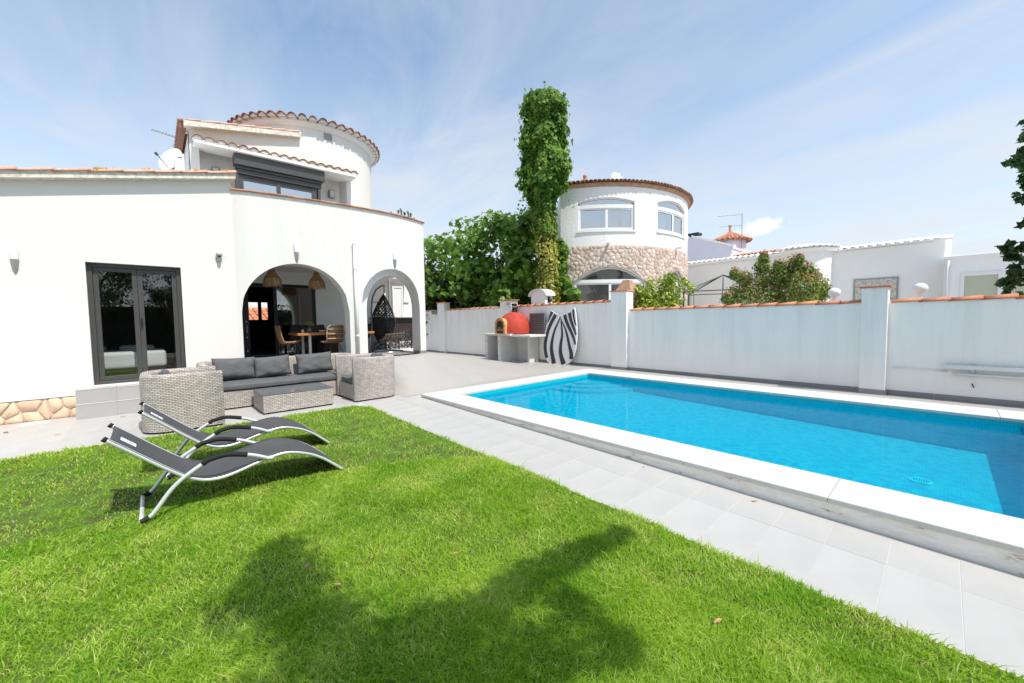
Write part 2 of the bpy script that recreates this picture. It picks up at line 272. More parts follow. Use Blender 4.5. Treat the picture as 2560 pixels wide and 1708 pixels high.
def water_mat():
    m = D.materials.new('pool_water'); m.use_nodes = True
    nt = m.node_tree; nd = nt.nodes; lk = nt.links; nd.remove(nd['Principled BSDF']); out = nd['Material Output']
    t = nd.new('ShaderNodeBsdfTransparent'); t.inputs[0].default_value = (.10, .95, 1.0, 1)
    vo = nd.new('ShaderNodeTexVoronoi'); vo.feature = 'DISTANCE_TO_EDGE'; vo.inputs['Scale'].default_value = 9; nv = nd.new('ShaderNodeTexNoise'); nv.inputs['Scale'].default_value = 5; nv.inputs['Detail'].default_value = 3; tcv = nd.new('ShaderNodeTexCoord'); lk.new(tcv.outputs['Object'], nv.inputs['Vector'])
    mxv = nd.new('ShaderNodeMixRGB'); mxv.inputs[0].default_value = .22; lk.new(tcv.outputs['Object'], mxv.inputs[1]); lk.new(nv.outputs['Color'], mxv.inputs[2]); lk.new(mxv.outputs[0], vo.inputs['Vector'])
    rv = nd.new('ShaderNodeMapRange'); rv.inputs[1].default_value = .0; rv.inputs[2].default_value = .2; lk.new(vo.outputs['Distance'], rv.inputs[0]); cvx = nd.new('ShaderNodeMixRGB'); cvx.inputs[1].default_value = (.16, 1, 1, 1); cvx.inputs[2].default_value = (.05, .80, .90, 1); lk.new(rv.outputs[0], cvx.inputs[0]); lk.new(cvx.outputs[0], t.inputs[0])  # cell network in the tint imitates caustic light on the pool floor
    g = nd.new('ShaderNodeBsdfGlossy'); g.inputs['Roughness'].default_value = .02
    f = nd.new('ShaderNodeFresnel'); two_sided_ior(nd, lk, f, 1.33)
    tc = nd.new('ShaderNodeTexCoord'); mp = nd.new('ShaderNodeMapping'); mp.inputs['Rotation'].default_value = (0, 0, .5); mp.inputs['Scale'].default_value = (1, 1.5, 1); lk.new(tc.outputs['Object'], mp.inputs[0])
    nz = nd.new('ShaderNodeTexNoise'); nz.inputs['Scale'].default_value = 7; nz.inputs['Detail'].default_value = 3; lk.new(mp.outputs[0], nz.inputs['Vector'])
    n2 = nd.new('ShaderNodeTexNoise'); n2.inputs['Scale'].default_value = 30; n2.inputs['Detail'].default_value = 3; lk.new(mp.outputs[0], n2.inputs['Vector'])
    ad = nd.new('ShaderNodeMath'); ad.operation = 'MULTIPLY_ADD'; ad.inputs[1].default_value = .22; lk.new(n2.outputs[0], ad.inputs[0]); lk.new(nz.outputs[0], ad.inputs[2])
    bp = nd.new('ShaderNodeBump'); bp.inputs['Strength'].default_value = .055; bp.inputs['Distance'].default_value = .02; lk.new(ad.outputs[0], bp.inputs['Height'])
    lk.new(bp.outputs[0], g.inputs['Normal']); lk.new(bp.outputs[0], f.inputs['Normal'])
    fm = nd.new('ShaderNodeMath'); fm.operation = 'MULTIPLY'; fm.inputs[1].default_value = .36; lk.new(f.outputs[0], fm.inputs[0])
    df = nd.new('ShaderNodeBsdfDiffuse'); df.inputs[0].default_value = (0, .35, .68, 1); mt = nd.new('ShaderNodeMixShader'); mt.inputs[0].default_value = .17; lk.new(t.outputs[0], mt.inputs[1]); lk.new(df.outputs[0], mt.inputs[2])
    ms = nd.new('ShaderNodeMixShader'); lk.new(fm.outputs[0], ms.inputs[0]); lk.new(mt.outputs[0], ms.inputs[1]); lk.new(g.outputs[0], ms.inputs[2]); lk.new(ms.outputs[0], out.inputs[0])
    return m
m_water = water_mat()

g_fig = leaf_mat('fig_leaf', (.035, .10, .016), (.26, .44, .07), .42, .42, spec=.35, nscale=1.1)
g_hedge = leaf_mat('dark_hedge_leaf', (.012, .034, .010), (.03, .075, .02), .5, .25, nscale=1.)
g_ivy = leaf_mat('ivy_leaf', (.04, .12, .02), (.26, .42, .075), .5, .42, spec=.2, nscale=1.6)
g_ivy_y = leaf_mat('yellow_ivy_leaf', (.18, .24, .03), (.60, .55, .12), .5, .35, nscale=2)
g_lemon = leaf_mat('lemon_leaf', (.15, .25, .03), (.50, .60, .09), .35, .35, spec=.5, nscale=2.5)
g_sumac = leaf_mat('green_leaf', (.11, .20, .04), (.32, .40, .10), .6, .35, nscale=2)
g_sumac_r = leaf_mat('reddish_leaf', (.34, .21, .11), (.50, .30, .15), .6, .35, nscale=2)
g_tree = leaf_mat('dark_tree_leaf', (.022, .06, .018), (.10, .19, .055), .4, .25, spec=.45, nscale=1.5)
g_grass = leaf_mat('grass_blade', (.17, .40, .03), (.50, .66, .085), .6, .5, spec=.2, nscale=1.3, tip=(.62, .68, .22))
g_flower = M('pink_flower', (.55, .06, .25), .6)

# ------------------------------------------------------------------ mesh helpers
class MB:
    def __init__(s): s.v = []; s.f = []; s.uv = []
    def add(s, vs, fs, uvs=None):
        o = len(s.v); s.v += [tuple(v) for v in vs]
        for i, f in enumerate(fs):
            s.f.append(tuple(a + o for a in f)); s.uv.append(uvs[i] if uvs else None)
        return s
    def box(s, lo, hi, mat=None):
        x0, y0, z0 = lo; x1, y1, z1 = hi
        vs = [(x0, y0, z0), (x1, y0, z0), (x1, y1, z0), (x0, y1, z0), (x0, y0, z1), (x1, y0, z1), (x1, y1, z1), (x0, y1, z1)]
        if mat is not None: vs = [mat @ Vector(v) for v in vs]
        return s.add(vs, [(0, 3, 2, 1), (4, 5, 6, 7), (0, 1, 5, 4), (1, 2, 6, 5), (2, 3, 7, 6), (3, 0, 4, 7)])
    def prism(s, poly, a, b, axis='z', mat=None):
        n = len(poly)
        def P(p, h): return {'z': (p[0], p[1], h), 'x': (h, p[0], p[1]), 'y': (p[0], h, p[1])}[axis]
        vs = [P(p, a) for p in poly] + [P(p, b) for p in poly]
        if mat is not None: vs = [mat @ Vector(v) for v in vs]
        return s.add(vs, [tuple(range(n))[::-1], tuple(range(n, 2 * n))] + [(i, (i + 1) % n, n + (i + 1) % n, n + i) for i in range(n)])
    def tube(s, path, r, seg=8, closed=False, cap=True):
        P = [Vector(p) for p in path]; n = len(P); rs = r if isinstance(r, (list, tuple)) else [r] * n
        vs = []; prev = None
        for i in range(n):
            t = (P[(i + 1) % n] - P[i - 1]) if closed else (P[min(i + 1, n - 1)] - P[max(i - 1, 0)])
            t.normalize()
            if prev is None:
                u = t.cross(Vector((0, 0, 1)));
                if u.length < .05: u = t.cross(Vector((0, 1, 0)))
            else: u = prev - t * prev.dot(t)
            u.normalize(); prev = u; w = t.cross(u)
            for k in range(seg):
                a = 2 * PI * k / seg; vs.append(P[i] + (u * math.cos(a) + w * math.sin(a)) * rs[i])
        fs = []
        for i in range(n if closed else n - 1):
            j = (i + 1) % n
            for k in range(seg): fs.append((i * seg + k, i * seg + (k + 1) % seg, j * seg + (k + 1) % seg, j * seg + k))
        if cap and not closed: fs += [tuple(range(seg))[::-1], tuple(range((n - 1) * seg, n * seg))]
        return s.add(vs, fs)
    def lathe(s, prof, seg=20, c=(0, 0, 0), a0=0, a1=2 * PI, mat=None):
        full = abs(a1 - a0 - 2 * PI) < 1e-6; m = seg if full else seg + 1; vs = []
        for k in range(m):
            a = a0 + (a1 - a0) * k / seg
            for r, z in prof: vs.append((c[0] + r * math.cos(a), c[1] + r * math.sin(a), c[2] + z))
        if mat is not None: vs = [mat @ Vector(v) for v in vs]
        n = len(prof); fs = []
        for k in range(seg):
            k2 = (k + 1) % m
            for i in range(n - 1): fs.append((k * n + i, k2 * n + i, k2 * n + i + 1, k * n + i + 1))
        return s.add(vs, fs)
    def build(s, name, mat, parent=None, smooth=False, bevel=0, seg=2, uvbox=False, mats=None, mi=None):
        me = D.meshes.new(name); me.from_pydata(s.v, [], s.f); me.update()
        if any(u is not None for u in s.uv) or uvbox:
            l = me.uv_layers.new(name='UVMap')
            for p in me.polygons:
                u = s.uv[p.index]; nn = p.normal
                for k, li in enumerate(p.loop_indices):
                    if u is not None: l.data[li].uv = u[k]
                    else:
                        co = me.vertices[me.loops[li].vertex_index].co
                        if abs(nn.z) > .7: l.data[li].uv = (co.x, co.y)
                        else:
                            t = Vector((-nn.y, nn.x, 0)).normalized(); l.data[li].uv = (co.dot(t), co.z)
        if smooth: me.polygons.foreach_set('use_smooth', [True] * len(me.polygons))
        for mm in (mats or [mat]): me.materials.append(mm)
        if mi: me.polygons.foreach_set('material_index', mi)
        return link(name, me, parent, bevel, seg)
def link(name, me, parent=None, bevel=0, seg=2):
    o = D.objects.new(name, me); COL.objects.link(o)
    if parent is not None: o.parent = parent
    if bevel:
        b = o.modifiers.new('bevel', 'BEVEL'); b.width = bevel; b.segments = seg; b.limit_method = 'ANGLE'; b.angle_limit = math.radians(40)
    return o
def recalc(o):
    bm = bmesh.new(); bm.from_mesh(o.data); bmesh.ops.recalc_face_normals(bm, faces=bm.faces); bm.to_mesh(o.data); bm.free(); return o
def tag(o, label, cat, group=None):
    o['label'] = label; o['category'] = cat
    if group: o['group'] = group
    return o
def thing(name, label, cat, loc=(0, 0, 0), rz=0, group=None):
    o = D.objects.new(name, None); COL.objects.link(o); o.location = loc; o.rotation_euler = (0, 0, rz); o.empty_display_size = .1
    return tag(o, label, cat, group)
def struct(o): o['kind'] = 'structure'; return o
def stuff(o): o['kind'] = 'stuff'; return o
def dup(root, loc, rz, label, group=None):
    r = root.copy(); COL.objects.link(r); r.location = loc; r.rotation_euler = (0, 0, rz); r['label'] = label
    if group: r['group'] = group
    for ch in list(root.children):
        c = ch.copy(); COL.objects.link(c); c.parent = r
        for g in list(ch.children):
            d = g.copy(); COL.objects.link(d); d.parent = c
    return r
def inst(name, me, parent, loc, rot=(0, 0, 0), scale=(1, 1, 1)):
    o = D.objects.new(name, me); COL.objects.link(o); o.parent = parent; o.location = loc; o.rotation_euler = rot; o.scale = scale
    return o
def bevel_mesh(o, w, seg=2):
    bm = bmesh.new(); bm.from_mesh(o.data); bmesh.ops.bevel(bm, geom=bm.edges[:], offset=w, segments=seg, affect='EDGES', profile=.6); bm.to_mesh(o.data); bm.free()
def Rz(a, c=(0, 0, 0)): return Matrix.Translation(c) @ Matrix.Rotation(a, 4, 'Z')
def gz(x): return .02 if x < -6.6 else .02 - .0175 * (x + 6.6)      # the paving by the pool falls gently to the right

def wall_mesh(P, u0, u1, z0, top, openings, depth, nu=40):
    """a wall sheet P(u,z,d) of thickness depth with openings (ua, ub, zb, ztop(u)); real reveals all round"""
    us = set(np.linspace(u0, u1, nu + 1).tolist())
    for (a, b, zb, zt) in openings:
        us |= set(np.linspace(a, b, 33).tolist())
    us = sorted(us); us = [us[0]] + [u for p, u in zip(us, us[1:]) if u - p > 1e-6]
    mb = MB(); tp = top if callable(top) else (lambda u: top)
    def quad(a, b, c, d): mb.add([a, b, c, d], [(0, 1, 2, 3)])
    for a, b in zip(us, us[1:]):
        mid = (a + b) / 2; op = sorted([o for o in openings if o[0] - 1e-6 < mid < o[1] + 1e-6], key=lambda o: o[2])
        za, zb_ = z0, z0
        for o in op:
            if o[2] > za + 1e-5:
                quad(P(a, za, 0), P(b, zb_, 0), P(b, o[2], 0), P(a, o[2], 0)); quad(P(b, zb_, depth), P(a, za, depth), P(a, o[2], depth), P(b, o[2], depth))
                quad(P(a, o[2], 0), P(b, o[2], 0), P(b, o[2], depth), P(a, o[2], depth))
            za, zb_ = o[3](a), o[3](b)
            quad(P(b, zb_, 0), P(a, za, 0), P(a, za, depth), P(b, zb_, depth))
        ta, tb = tp(a), tp(b)
        quad(P(a, za, 0), P(b, zb_, 0), P(b, tb, 0), P(a, ta, 0)); quad(P(b, zb_, depth), P(a, za, depth), P(a, ta, depth), P(b, tb, depth))
        quad(P(a, ta, 0), P(b, tb, 0), P(b, tb, depth), P(a, ta, depth))
    for (a, b, zb, zt) in openings:
        quad(P(a, zb, depth), P(a, zb, 0), P(a, zt(a), 0), P(a, zt(a), depth)); quad(P(b, zb, 0), P(b, zb, depth), P(b, zt(b), depth), P(b, zt(b), 0))
    quad(P(u0, z0, depth), P(u0, z0, 0), P(u0, tp(u0), 0), P(u0, tp(u0), depth)); quad(P(u1, z0, 0), P(u1, z0, depth), P(u1, tp(u1), depth), P(u1, tp(u1), 0))
    return mb
def arch(a, b, spring, rise):
    c = (a + b) / 2; h = (b - a) / 2
    return lambda u: spring + rise * math.sqrt(max(0, 1 - ((u - c) / h) ** 2))
def seg_arch(a, b, spring, rise):
    c = (a + b) / 2; h = (b - a) / 2; R = (h * h + rise * rise) / (2 * rise)
    return lambda u: spring + rise - R + math.sqrt(max(0, R * R - (u - c) ** 2))

# barrel roof tile (half pipe, tapering) along +X from the low end at origin; radius r, length L
def tile_mesh(name, r, L, mat, th=.014, seg=9, taper=.8, flat=.9):
    mb = MB(); vs = []
    for x, k in ((0, 1), (L, taper)):
        for rr in (r * k, r * k - th):
            for i in range(seg + 1):
                a = PI * i / seg; vs.append((x, rr * math.cos(a), rr * math.sin(a) * flat))
    n = seg + 1; fs = []
    for i in range(seg):
        fs += [(i, i + 1, 2 * n + i + 1, 2 * n + i), (n + i + 1, n + i, 3 * n + i, 3 * n + i + 1), (i + 1, i, n + i, n + i + 1), (2 * n + i, 2 * n + i + 1, 3 * n + i + 1, 3 * n + i)]
    fs += [(0, 2 * n, 3 * n, n), (seg, n + seg, 3 * n + seg, 2 * n + seg)]
    mb.add(vs, fs); me = D.meshes.new(name); me.from_pydata(mb.v, [], mb.f); me.update(); me.materials.append(mat)
    me.polygons.foreach_set('use_smooth', [True] * len(me.polygons)); return me

# ================================================================== SETTING
gmb = MB()
for lo, hi in (((-900, -900), (-30, 900)), ((-30, -900), (1.3, 3.72)), ((-30, 8.85), (1.3, 900)), ((1.3, -900), (900, 900)), ((-30, 3.72), (-6.67, 8.85))):
    gmb.add([(lo[0], lo[1], -.26), (hi[0], lo[1], -.26), (hi[0], hi[1], -.26), (lo[0], hi[1], -.26)], [(0, 1, 2, 3)])
struct(gmb.build('ground', m_ground))

# paving: a grout bed with single tiles near the viewer, one textured sheet beyond
bed = MB()
def gq(x0, y0, x1, y1, dz): bed.add([(x0, y0, gz(x0) + dz), (x1, y0, gz(x1) + dz), (x1, y1, gz(x1) + dz), (x0, y1, gz(x0) + dz)], [(0, 1, 2, 3)])
gq(-9.34, -5, -6.6, 2.66, -.0016); gq(-9.34, 2.66, -6.6, 3.80, -.0016); gq(-6.6, 2.66, 1.3, 3.735, -.0016)
terrace = struct(bed.build('terrace', m_grout))
tm1 = MB().box((-.3032, -.1508, -.02), (.3032, .1508, 0)).build('tile', m_tile, terrace); t_me = tm1.data
bevel_mesh(tm1, .0008, 1); D.objects.remove(tm1)
kx = 0
for j in range(-3, 13):                                   # rows beside the house, long side across
    y = -1.23 + .305 * j + .1525
    if y > 2.6: break
    for i in range(5):
        x = -9.34 + .305 + .61 * i + (.305 if j % 2 else 0)
        if x + .3 > -6.5 or x < -9.2: continue
        inst('tile', t_me, terrace, (x, y, .02 + random.uniform(-.0008, .0008)))
t_end = MB().box((-.16, -.1505, -.02), (.16, .1505, 0)).build('tile', m_tile, terrace); te_me = t_end.data; bevel_mesh(t_end, .0008, 1); D.objects.remove(t_end)
t_cut = MB().box((-.1505, -.215, -.02), (.1505, .215, 0)).build('tile', m_tile, terrace); tc_me = t_cut.data; bevel_mesh(t_cut, .0008, 1); D.objects.remove(t_cut)
for i in range(-26, 8):                                   # two rows of tiles on edge along the pool
    x = -1.42 + .305 * i + .1525
    rot = (0, .0175 if x > -6.6 else 0, 0)
    z = gz(x) + random.uniform(-.0008, .0008)
    inst('tile', t_me, terrace, (x, 2.98, z), (rot[0], rot[1], 0) if False else Euler((0, rot[1], 0)).to_matrix().to_4x4().to_euler(), (1, 1, 1)).rotation_euler = (Matrix.Rotation(rot[1], 4, 'Y') @ Matrix.Rotation(PI / 2, 4, 'Z')).to_euler()
    inst('tile', tc_me, terrace, (x, 3.5035, z), (0, rot[1], 0))
m_far_tile = brick_mat('far_terrace_tiles', (.42, .395, .37), (.40, .38, .355), (.445, .42, .395), .61, .305, .004, .42, .12, spec=.35, noise_amt=.05)
fs = MB()
fs.add([(-24, 3.80, .02), (-6.6, 3.80, .02), (-6.6, 9.9, .02), (-24, 9.9, .02)], [(0, 1, 2, 3)])
fs.add([(-6.6, 8.82, .012), (1.3, 8.82, -.012), (1.3, 9.9, -.012), (-6.6, 9.9, .012)], [(0, 1, 2, 3)])
struct(fs.build('far_terrace', m_far_tile, uvbox=True))
# lawn bed
lw = MB()
LX0, LY1 = -6.78, 2.64
def lawn_pt(x, y): return (x, y, gz(x) + .012)
xs = np.linspace(LX0, 6, 24); 
for a, b in zip(xs, xs[1:]):
    ya = LY1 - (.14 * max(0, 1 - (a - LX0) / .35) ** 2); yb = LY1 - (.14 * max(0, 1 - (b - LX0) / .35) ** 2)
    lw.add([lawn_pt(a, -6), lawn_pt(b, -6), lawn_pt(b, yb), lawn_pt(a, ya)], [(0, 1, 2, 3)])
    lw.add([lawn_pt(a, ya), lawn_pt(b, yb), (b, yb + .012, gz(b) - .02), (a, ya + .012, gz(a) - .02)], [(0, 1, 2, 3)])
lawn = struct(lw.build('lawn', m_soil))

# ------------------------------------------------------------------ swimming pool
PX0, PX1, PY0, PY1, CT = -6.15, .74, 4.23, 8.22, .08
def pfz(x): return -.2 - .0362 * (x - PX0)
pb = MB()
pb.add([(PX0, PY0, pfz(PX0)), (PX1, PY0, pfz(PX1)), (PX1, PY1, pfz(PX1)), (PX0, PY1, pfz(PX0))], [(0, 1, 2, 3)], [[(PX0, PY0), (PX1, PY0), (PX1, PY1), (PX0, PY1)]])
for (x0, y0, x1, y1) in ((PX0, PY1, PX1, PY1), (PX1, PY0, PX0, PY0), (PX0, PY0, PX0, PY1), (PX1, PY1, PX1, PY0)):
    l = math.hypot(x1 - x0, y1 - y0)
    pb.add([(x0, y0, pfz(x0)), (x1, y1, pfz(x1)), (x1, y1, .036), (x0, y0, .036)], [(0, 1, 2, 3)], [[(0, pfz(x0)), (l, pfz(x1)), (l, .036), (0, .036)]])
pool = struct(pb.build('swimming_pool', m_pool))
for k, (r, zt) in enumerate(((1.3, -.165), (.98, -.125), (.66, -.085))):      # rounded corner steps
    sb = MB(); n = 20; c = (PX0 + .002, PY1 - .002)
    ring = [(c[0] + r * math.cos(-PI / 2 * i / n), c[1] + r * math.sin(-PI / 2 * i / n)) for i in range(n + 1)]
    vs = [(c[0], c[1], zt)] + [(x, y, zt) for x, y in ring] + [(x, y, -.5) for x, y in ring]
    fsx = [(0, i + 1, i + 2)[::-1] for i in range(n)] + [(i + 1, i + 2, n + 3 + i, n + 2 + i)[::-1] for i in range(n)]
    uv = [[(vs[v][0] + vs[v][2], vs[v][1]) for v in f] for f in fsx]
    sb.add(vs, fsx, uv).build('pool_step', m_pool, pool)
kb = MB()
kb.box((-6.66, 3.735, -.25), (1.27, 4.228, .034)).box((-6.66, 8.222, -.25), (1.27, 8.86, .034)).box((-6.66, 4.228, -.25), (PX0 - .002, 8.222, .034)).box((PX1 + .002, 4.228, -.25), (1.27, 8.222, .034))
kb.build('pool_kerb', m_conc, pool)
ndiv = [-6.68, -6.01, -4.92, -3.83, -2.74, -1.65, -.56, .53, 1.29]
for a, b in zip(ndiv, ndiv[1:]):
    g = .0012
    MB().box((a + g, 3.705, .036), (b - g, PY0, CT)).build('coping_stone', m_coping, pool, bevel=.006)
    MB().box((a + g, PY1, .036), (b - g, 8.885, CT)).build('coping_stone', m_coping, pool, bevel=.006)
ld = [4.23, 5.22, 6.22, 7.22, 8.22]
for a, b in zip(ld, ld[1:]):
    MB().box((-6.68, a + .001, .036), (PX0, b - .001, CT)).build('coping_stone', m_coping, pool, bevel=.006)
    MB().box((PX1, a + .001, .036), (1.29, b - .001, CT)).build('coping_stone', m_coping, pool, bevel=.006)
wb = MB(); wb.add([(PX0 + .001, PY0 + .001, -.03), (PX1 - .001, PY0 + .001, -.03), (PX1 - .001, PY1 - .001, -.03), (PX0 + .001, PY1 - .001, -.03)], [(0, 1, 2, 3)])
struct(wb.build('pool_water', m_water))
dr = thing('pool_drain', 'round white drain grille on the pool floor', 'drain', (-.135, 6.27, pfz(-.135) + .004))
d_ = MB().lathe([(.075, .0), (.075, .012), (.095, .012), (.097, 0)], 28); d_.build('rim', m_pvc, dr, smooth=False)
d_ = MB()
for k in range(-3, 4):
    w = math.sqrt(.074 ** 2 - (k * .02) ** 2); d_.box((k * .02 - .004, -w, .002), (k * .02 + .004, w, .009))
d_.build('grille', m_pvc, dr)

# ================================================================== HOUSE
house = thing('house', 'white stucco house with arched porch and round tiled tower beside the lawn', 'house')
FX = -9.35
_py = np.array([1.237, 1.783, 2.373, 2.997, 3.567, 4.101, 4.703, 5.39]); _pxv = np.array([-9.35, -9.20, -9.13, -9.06, -9.01, -9.03, -9.11, -9.34])
_pc = np.polyfit(_py, _pxv, 4)
def fx(y): return float(np.polyval(_pc, y)) if y > 1.237 else FX
def vslope(y): return 3.61 + .2195 * (y + 1.548)               # underside of the verge over the bedroom wall
# bedroom wall with its door opening
bw = wall_mesh(lambda u, z, d: (FX - d, u, z), -5, 1.237, .352, lambda u: vslope(u) + .05, [(-.76, .42, .48, lambda u: 2.50)], .26, 30)
bw.build('bedroom_wall', m_white, house)
MB().box((FX - .26, -5, .0), (FX - .02, 1.237, .352)).build('plinth', m_mortar, house)
# field stones of the plinth: irregular cells cut from a jittered grid
def clip(poly, p, n):
    out = []
    for i in range(len(poly)):
        a = poly[i]; b = poly[(i + 1) % len(poly)]; da = (a[0] - p[0]) * n[0] + (a[1] - p[1]) * n[1]; db = (b[0] - p[0]) * n[0] + (b[1] - p[1]) * n[1]
        if da <= 0: out.append(a)
        if da * db < 0: t = da / (da - db); out.append((a[0] + (b[0] - a[0]) * t, a[1] + (b[1] - a[1]) * t))
    return out
def cells(sites, x0, x1, y0, y1, gap):
    res = []
    for i, s in enumerate(sites):
        poly = [(x0, y0), (x1, y0), (x1, y1), (x0, y1)]
        for j, q in enumerate(sites):
            if i == j or abs(q[0] - s[0]) > 1.2 or abs(q[1] - s[1]) > 1.2: continue
            d = (q[0] - s[0], q[1] - s[1]); L = math.hypot(*d)
            if L < 1e-6: continue
            n = (d[0] / L, d[1] / L); m = ((s[0] + q[0]) / 2 - n[0] * gap / 2, (s[1] + q[1]) / 2 - n[1] * gap / 2)
            poly = clip(poly, m, n)
            if len(poly) < 3: break
        if len(poly) >= 3: res.append((s, poly))
    return res
def roundpoly(poly, k=.22):
    out = []
    n = len(poly)
    for i in range(n):
        a, b, c = poly[i - 1], poly[i], poly[(i + 1) % n]
        out.append((b[0] + (a[0] - b[0]) * k, b[1] + (a[1] - b[1]) * k)); out.append((b[0] + (c[0] - b[0]) * k, b[1] + (c[1] - b[1]) * k))
    return out
rs = random.Random(5)
sites = [(-4.95 + .21 * i + rs.uniform(-.07, .07), .06 + .15 * j + rs.uniform(-.05, .05)) for i in range(20) for j in range(2)] + [(-4.9 + .45 * i, .19 + rs.uniform(-.04, .04)) for i in range(9)]
for s, poly in cells(sites, -5, -.94, .005, .340, .014):
    pr = roundpoly(poly, .15); pr2 = [(s[0] + (p[0] - s[0]) * .9, s[1] + (p[1] - s[1]) * .9) for p in pr]
    n = len(pr); t = rs.uniform(.010, .022)
    mb = MB(); mb.add([(FX - .03, p[0], p[1]) for p in pr] + [(FX - .02 + t * .6, p[0], p[1]) for p in pr] + [(FX - .015 + t + rs.uniform(-.004, .006), p[0], p[1]) for p in pr2],
        [(i, (i + 1) % n, n + (i + 1) % n, n + i) for i in range(n)] + [(n + i, n + (i + 1) % n, 2 * n + (i + 1) % n, 2 * n + i) for i in range(n)] + [tuple(range(2 * n, 3 * n))])
    mb.build('stone', m_stone, house, smooth=True)
# door steps: two risers of large tiles
MB().box((FX, -.935, .0), (-8.99, .95, .236)).build('step_core', m_grout, house)
MB().box((FX, -.93, .236), (-9.09, .95, .455)).build('step_core', m_grout, house)
for k in range(3):
    a = -.94 + .45 * k if k else -.94; a = -.94 + .455 * k; b = a + .451
    MB().box((-8.99, a, .022), (-8.978, b, .236)).build('step_tile', m_riser, house)
    MB().box((-9.078, a, .236), (-8.974, b, .250)).build('step_tile', m_tile, house, bevel=.003)
    MB().box((-9.09, a, .252), (-9.078, b, .455)).build('step_tile', m_riser, house)
    MB().box((FX + .002, a, .455), (-9.074, b, .468)).build('step_tile', m_tile, house, bevel=.003)
MB().box((FX - .2, -.758, .462), (FX + .02, .418, .486)).build('door_sill', m_pvc, house, bevel=.004)
# bedroom patio door
pd = MB()
DX = -9.47
y0, y1, z0, z1 = -.757, .417, .487, 2.497
def frame(mb, x0, x1, a, b, c, d, t, tb=None):
    tb = tb or t
    mb.box((x0, a, c), (x1, a + t, d)).box((x0, b - t, c), (x1, b, d)).box((x0, a + t, c), (x1, b - t, c + tb)).box((x0, a + t, d - t), (x1, b - t, d))
frame(pd, DX - .07, DX + .03, y0, y1, z0, z1, .06, .05)
pdo = pd.build('patio_door', m_anth, house, bevel=.004)
for a, b in ((y0 + .062, -.166), (-.162, y1 - .062)):
    s_ = MB(); frame(s_, DX - .05, DX + .005, a, b, z0 + .052, z1 - .062, .065, .075); s_.build('sash', m_anth, pdo, bevel=.004)
    MB().box((DX - .03, a + .062, z0 + .12), (DX - .018, b - .062, z1 - .12)).build('pane', m_glass, pdo)
MB().box((DX + .005, -.15, 1.42), (DX + .03, -.128, 1.58)).build('handle', m_black, pdo)
# bedroom behind it
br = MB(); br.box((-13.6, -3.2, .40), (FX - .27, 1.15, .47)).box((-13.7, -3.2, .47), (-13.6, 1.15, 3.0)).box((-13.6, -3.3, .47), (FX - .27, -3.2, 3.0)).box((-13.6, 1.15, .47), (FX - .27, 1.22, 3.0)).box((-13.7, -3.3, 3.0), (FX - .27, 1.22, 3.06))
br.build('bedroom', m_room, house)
# lime-bedded verge over the bedroom wall, tile by tile
vj = [-4.72, -4.34, -3.97, -3.6, -3.23, -2.86, -2.49, -2.12, -1.75, -1.378, -1.01, -.633, -.257, .129, .493, .852, 1.30]
vang = math.atan(.2195)
MB().prism([(-5, vslope(-5)), (1.30, vslope(1.30)), (1.30, vslope(1.30) + .10), (-5, vslope(-5) + .10)], FX - .3, FX + .15, 'x').build('verge_mortar', m_lime, house)
MB().prism([(-5, vslope(-5) + .1), (1.27, vslope(1.27) + .1), (1.27, vslope(1.27) + .13), (-5, vslope(-5) + .13)], -14, FX - .2, 'x').build('roof_deck', m_white_plain, house)
vt = tile_mesh('verge_tile', .105, .43, m_terra_lime, .016, 9, .86, .62)
for k, (a, b) in enumerate(zip(vj, vj[1:])):
    L = (b - a) + .05
    o = inst('verge_tile', vt, house, (FX + .085, b + .02, vslope(b) + .105 + random.uniform(0, .008)), (0, 0, 0), ((L) / .43, 1, 1))
    o.rotation_euler = (Matrix.Rotation(-PI / 2, 4, 'Z') @ Matrix.Rotation(vang + .045, 4, 'Y')).to_euler()
    m_ = MB(); zb = vslope(a) + .10                                  # the mortar wedge under each tile
    m_.prism([(a + .008, vslope(a) + .095), (b, vslope(b) + .095), (b, vslope(b) + .105 + .012), (a + .008, vslope(a) + .105 + .035)], FX - .05, FX + .165 + random.uniform(-.006, .006), 'x')
    m_.build('verge_mortar', m_lime, house)
for (yy, ln) in ((-.45, .1), (-.52, .06), (.02, .07), (.72, .09), (1.18, .07)):
    lb = MB()
    for q in range(14):
        c = (FX + .12 + random.gauss(0, .035), yy + random.gauss(0, ln * .5)); r = random.uniform(.004, .011); zc = vslope(c[1]) + .105 + .058
        lb.lathe([(0, .006), (r * .7, .004), (r, -.03)], 7, (c[0], c[1], zc))
    stuff(lb.build('lichen', m_lichen, house))

# arcade wall
FZ = .62
PTOP = 4.04
A1 = (1.31, 3.29); A2 = (3.565, 5.17)
aw = wall_mesh(lambda u, z, d: (fx(u) - d, u, z), 1.237, 5.39, .0, PTOP, [(A1[0], A1[1], FZ, arch(*A1, 1.70, 1.0)), (A2[0], A2[1], FZ, arch(*A2, 1.86, .88))], .30, 40)
o = aw.build('arcade_wall', m_arcade, house); recalc(o)
# slightly smaller inner arch ring behind the second arch
ia = wall_mesh(lambda u, z, d: (fx(u) - .305 - d, u, z), 3.42, 5.39, FZ - .02, 2.92, [(3.80, 5.20, FZ - .01, arch(3.80, 5.20, 1.80, .82))], .16, 20)
recalc(ia.build('inner_arch', m_white_plain, house))
MB().prism([(fx(5.39) - .3, 5.09), (fx(5.39) - .3, 5.385), (-14, 5.385), (-14, 5.09)], 2.93, PTOP, 'z').build('side_parapet', m_white, house)
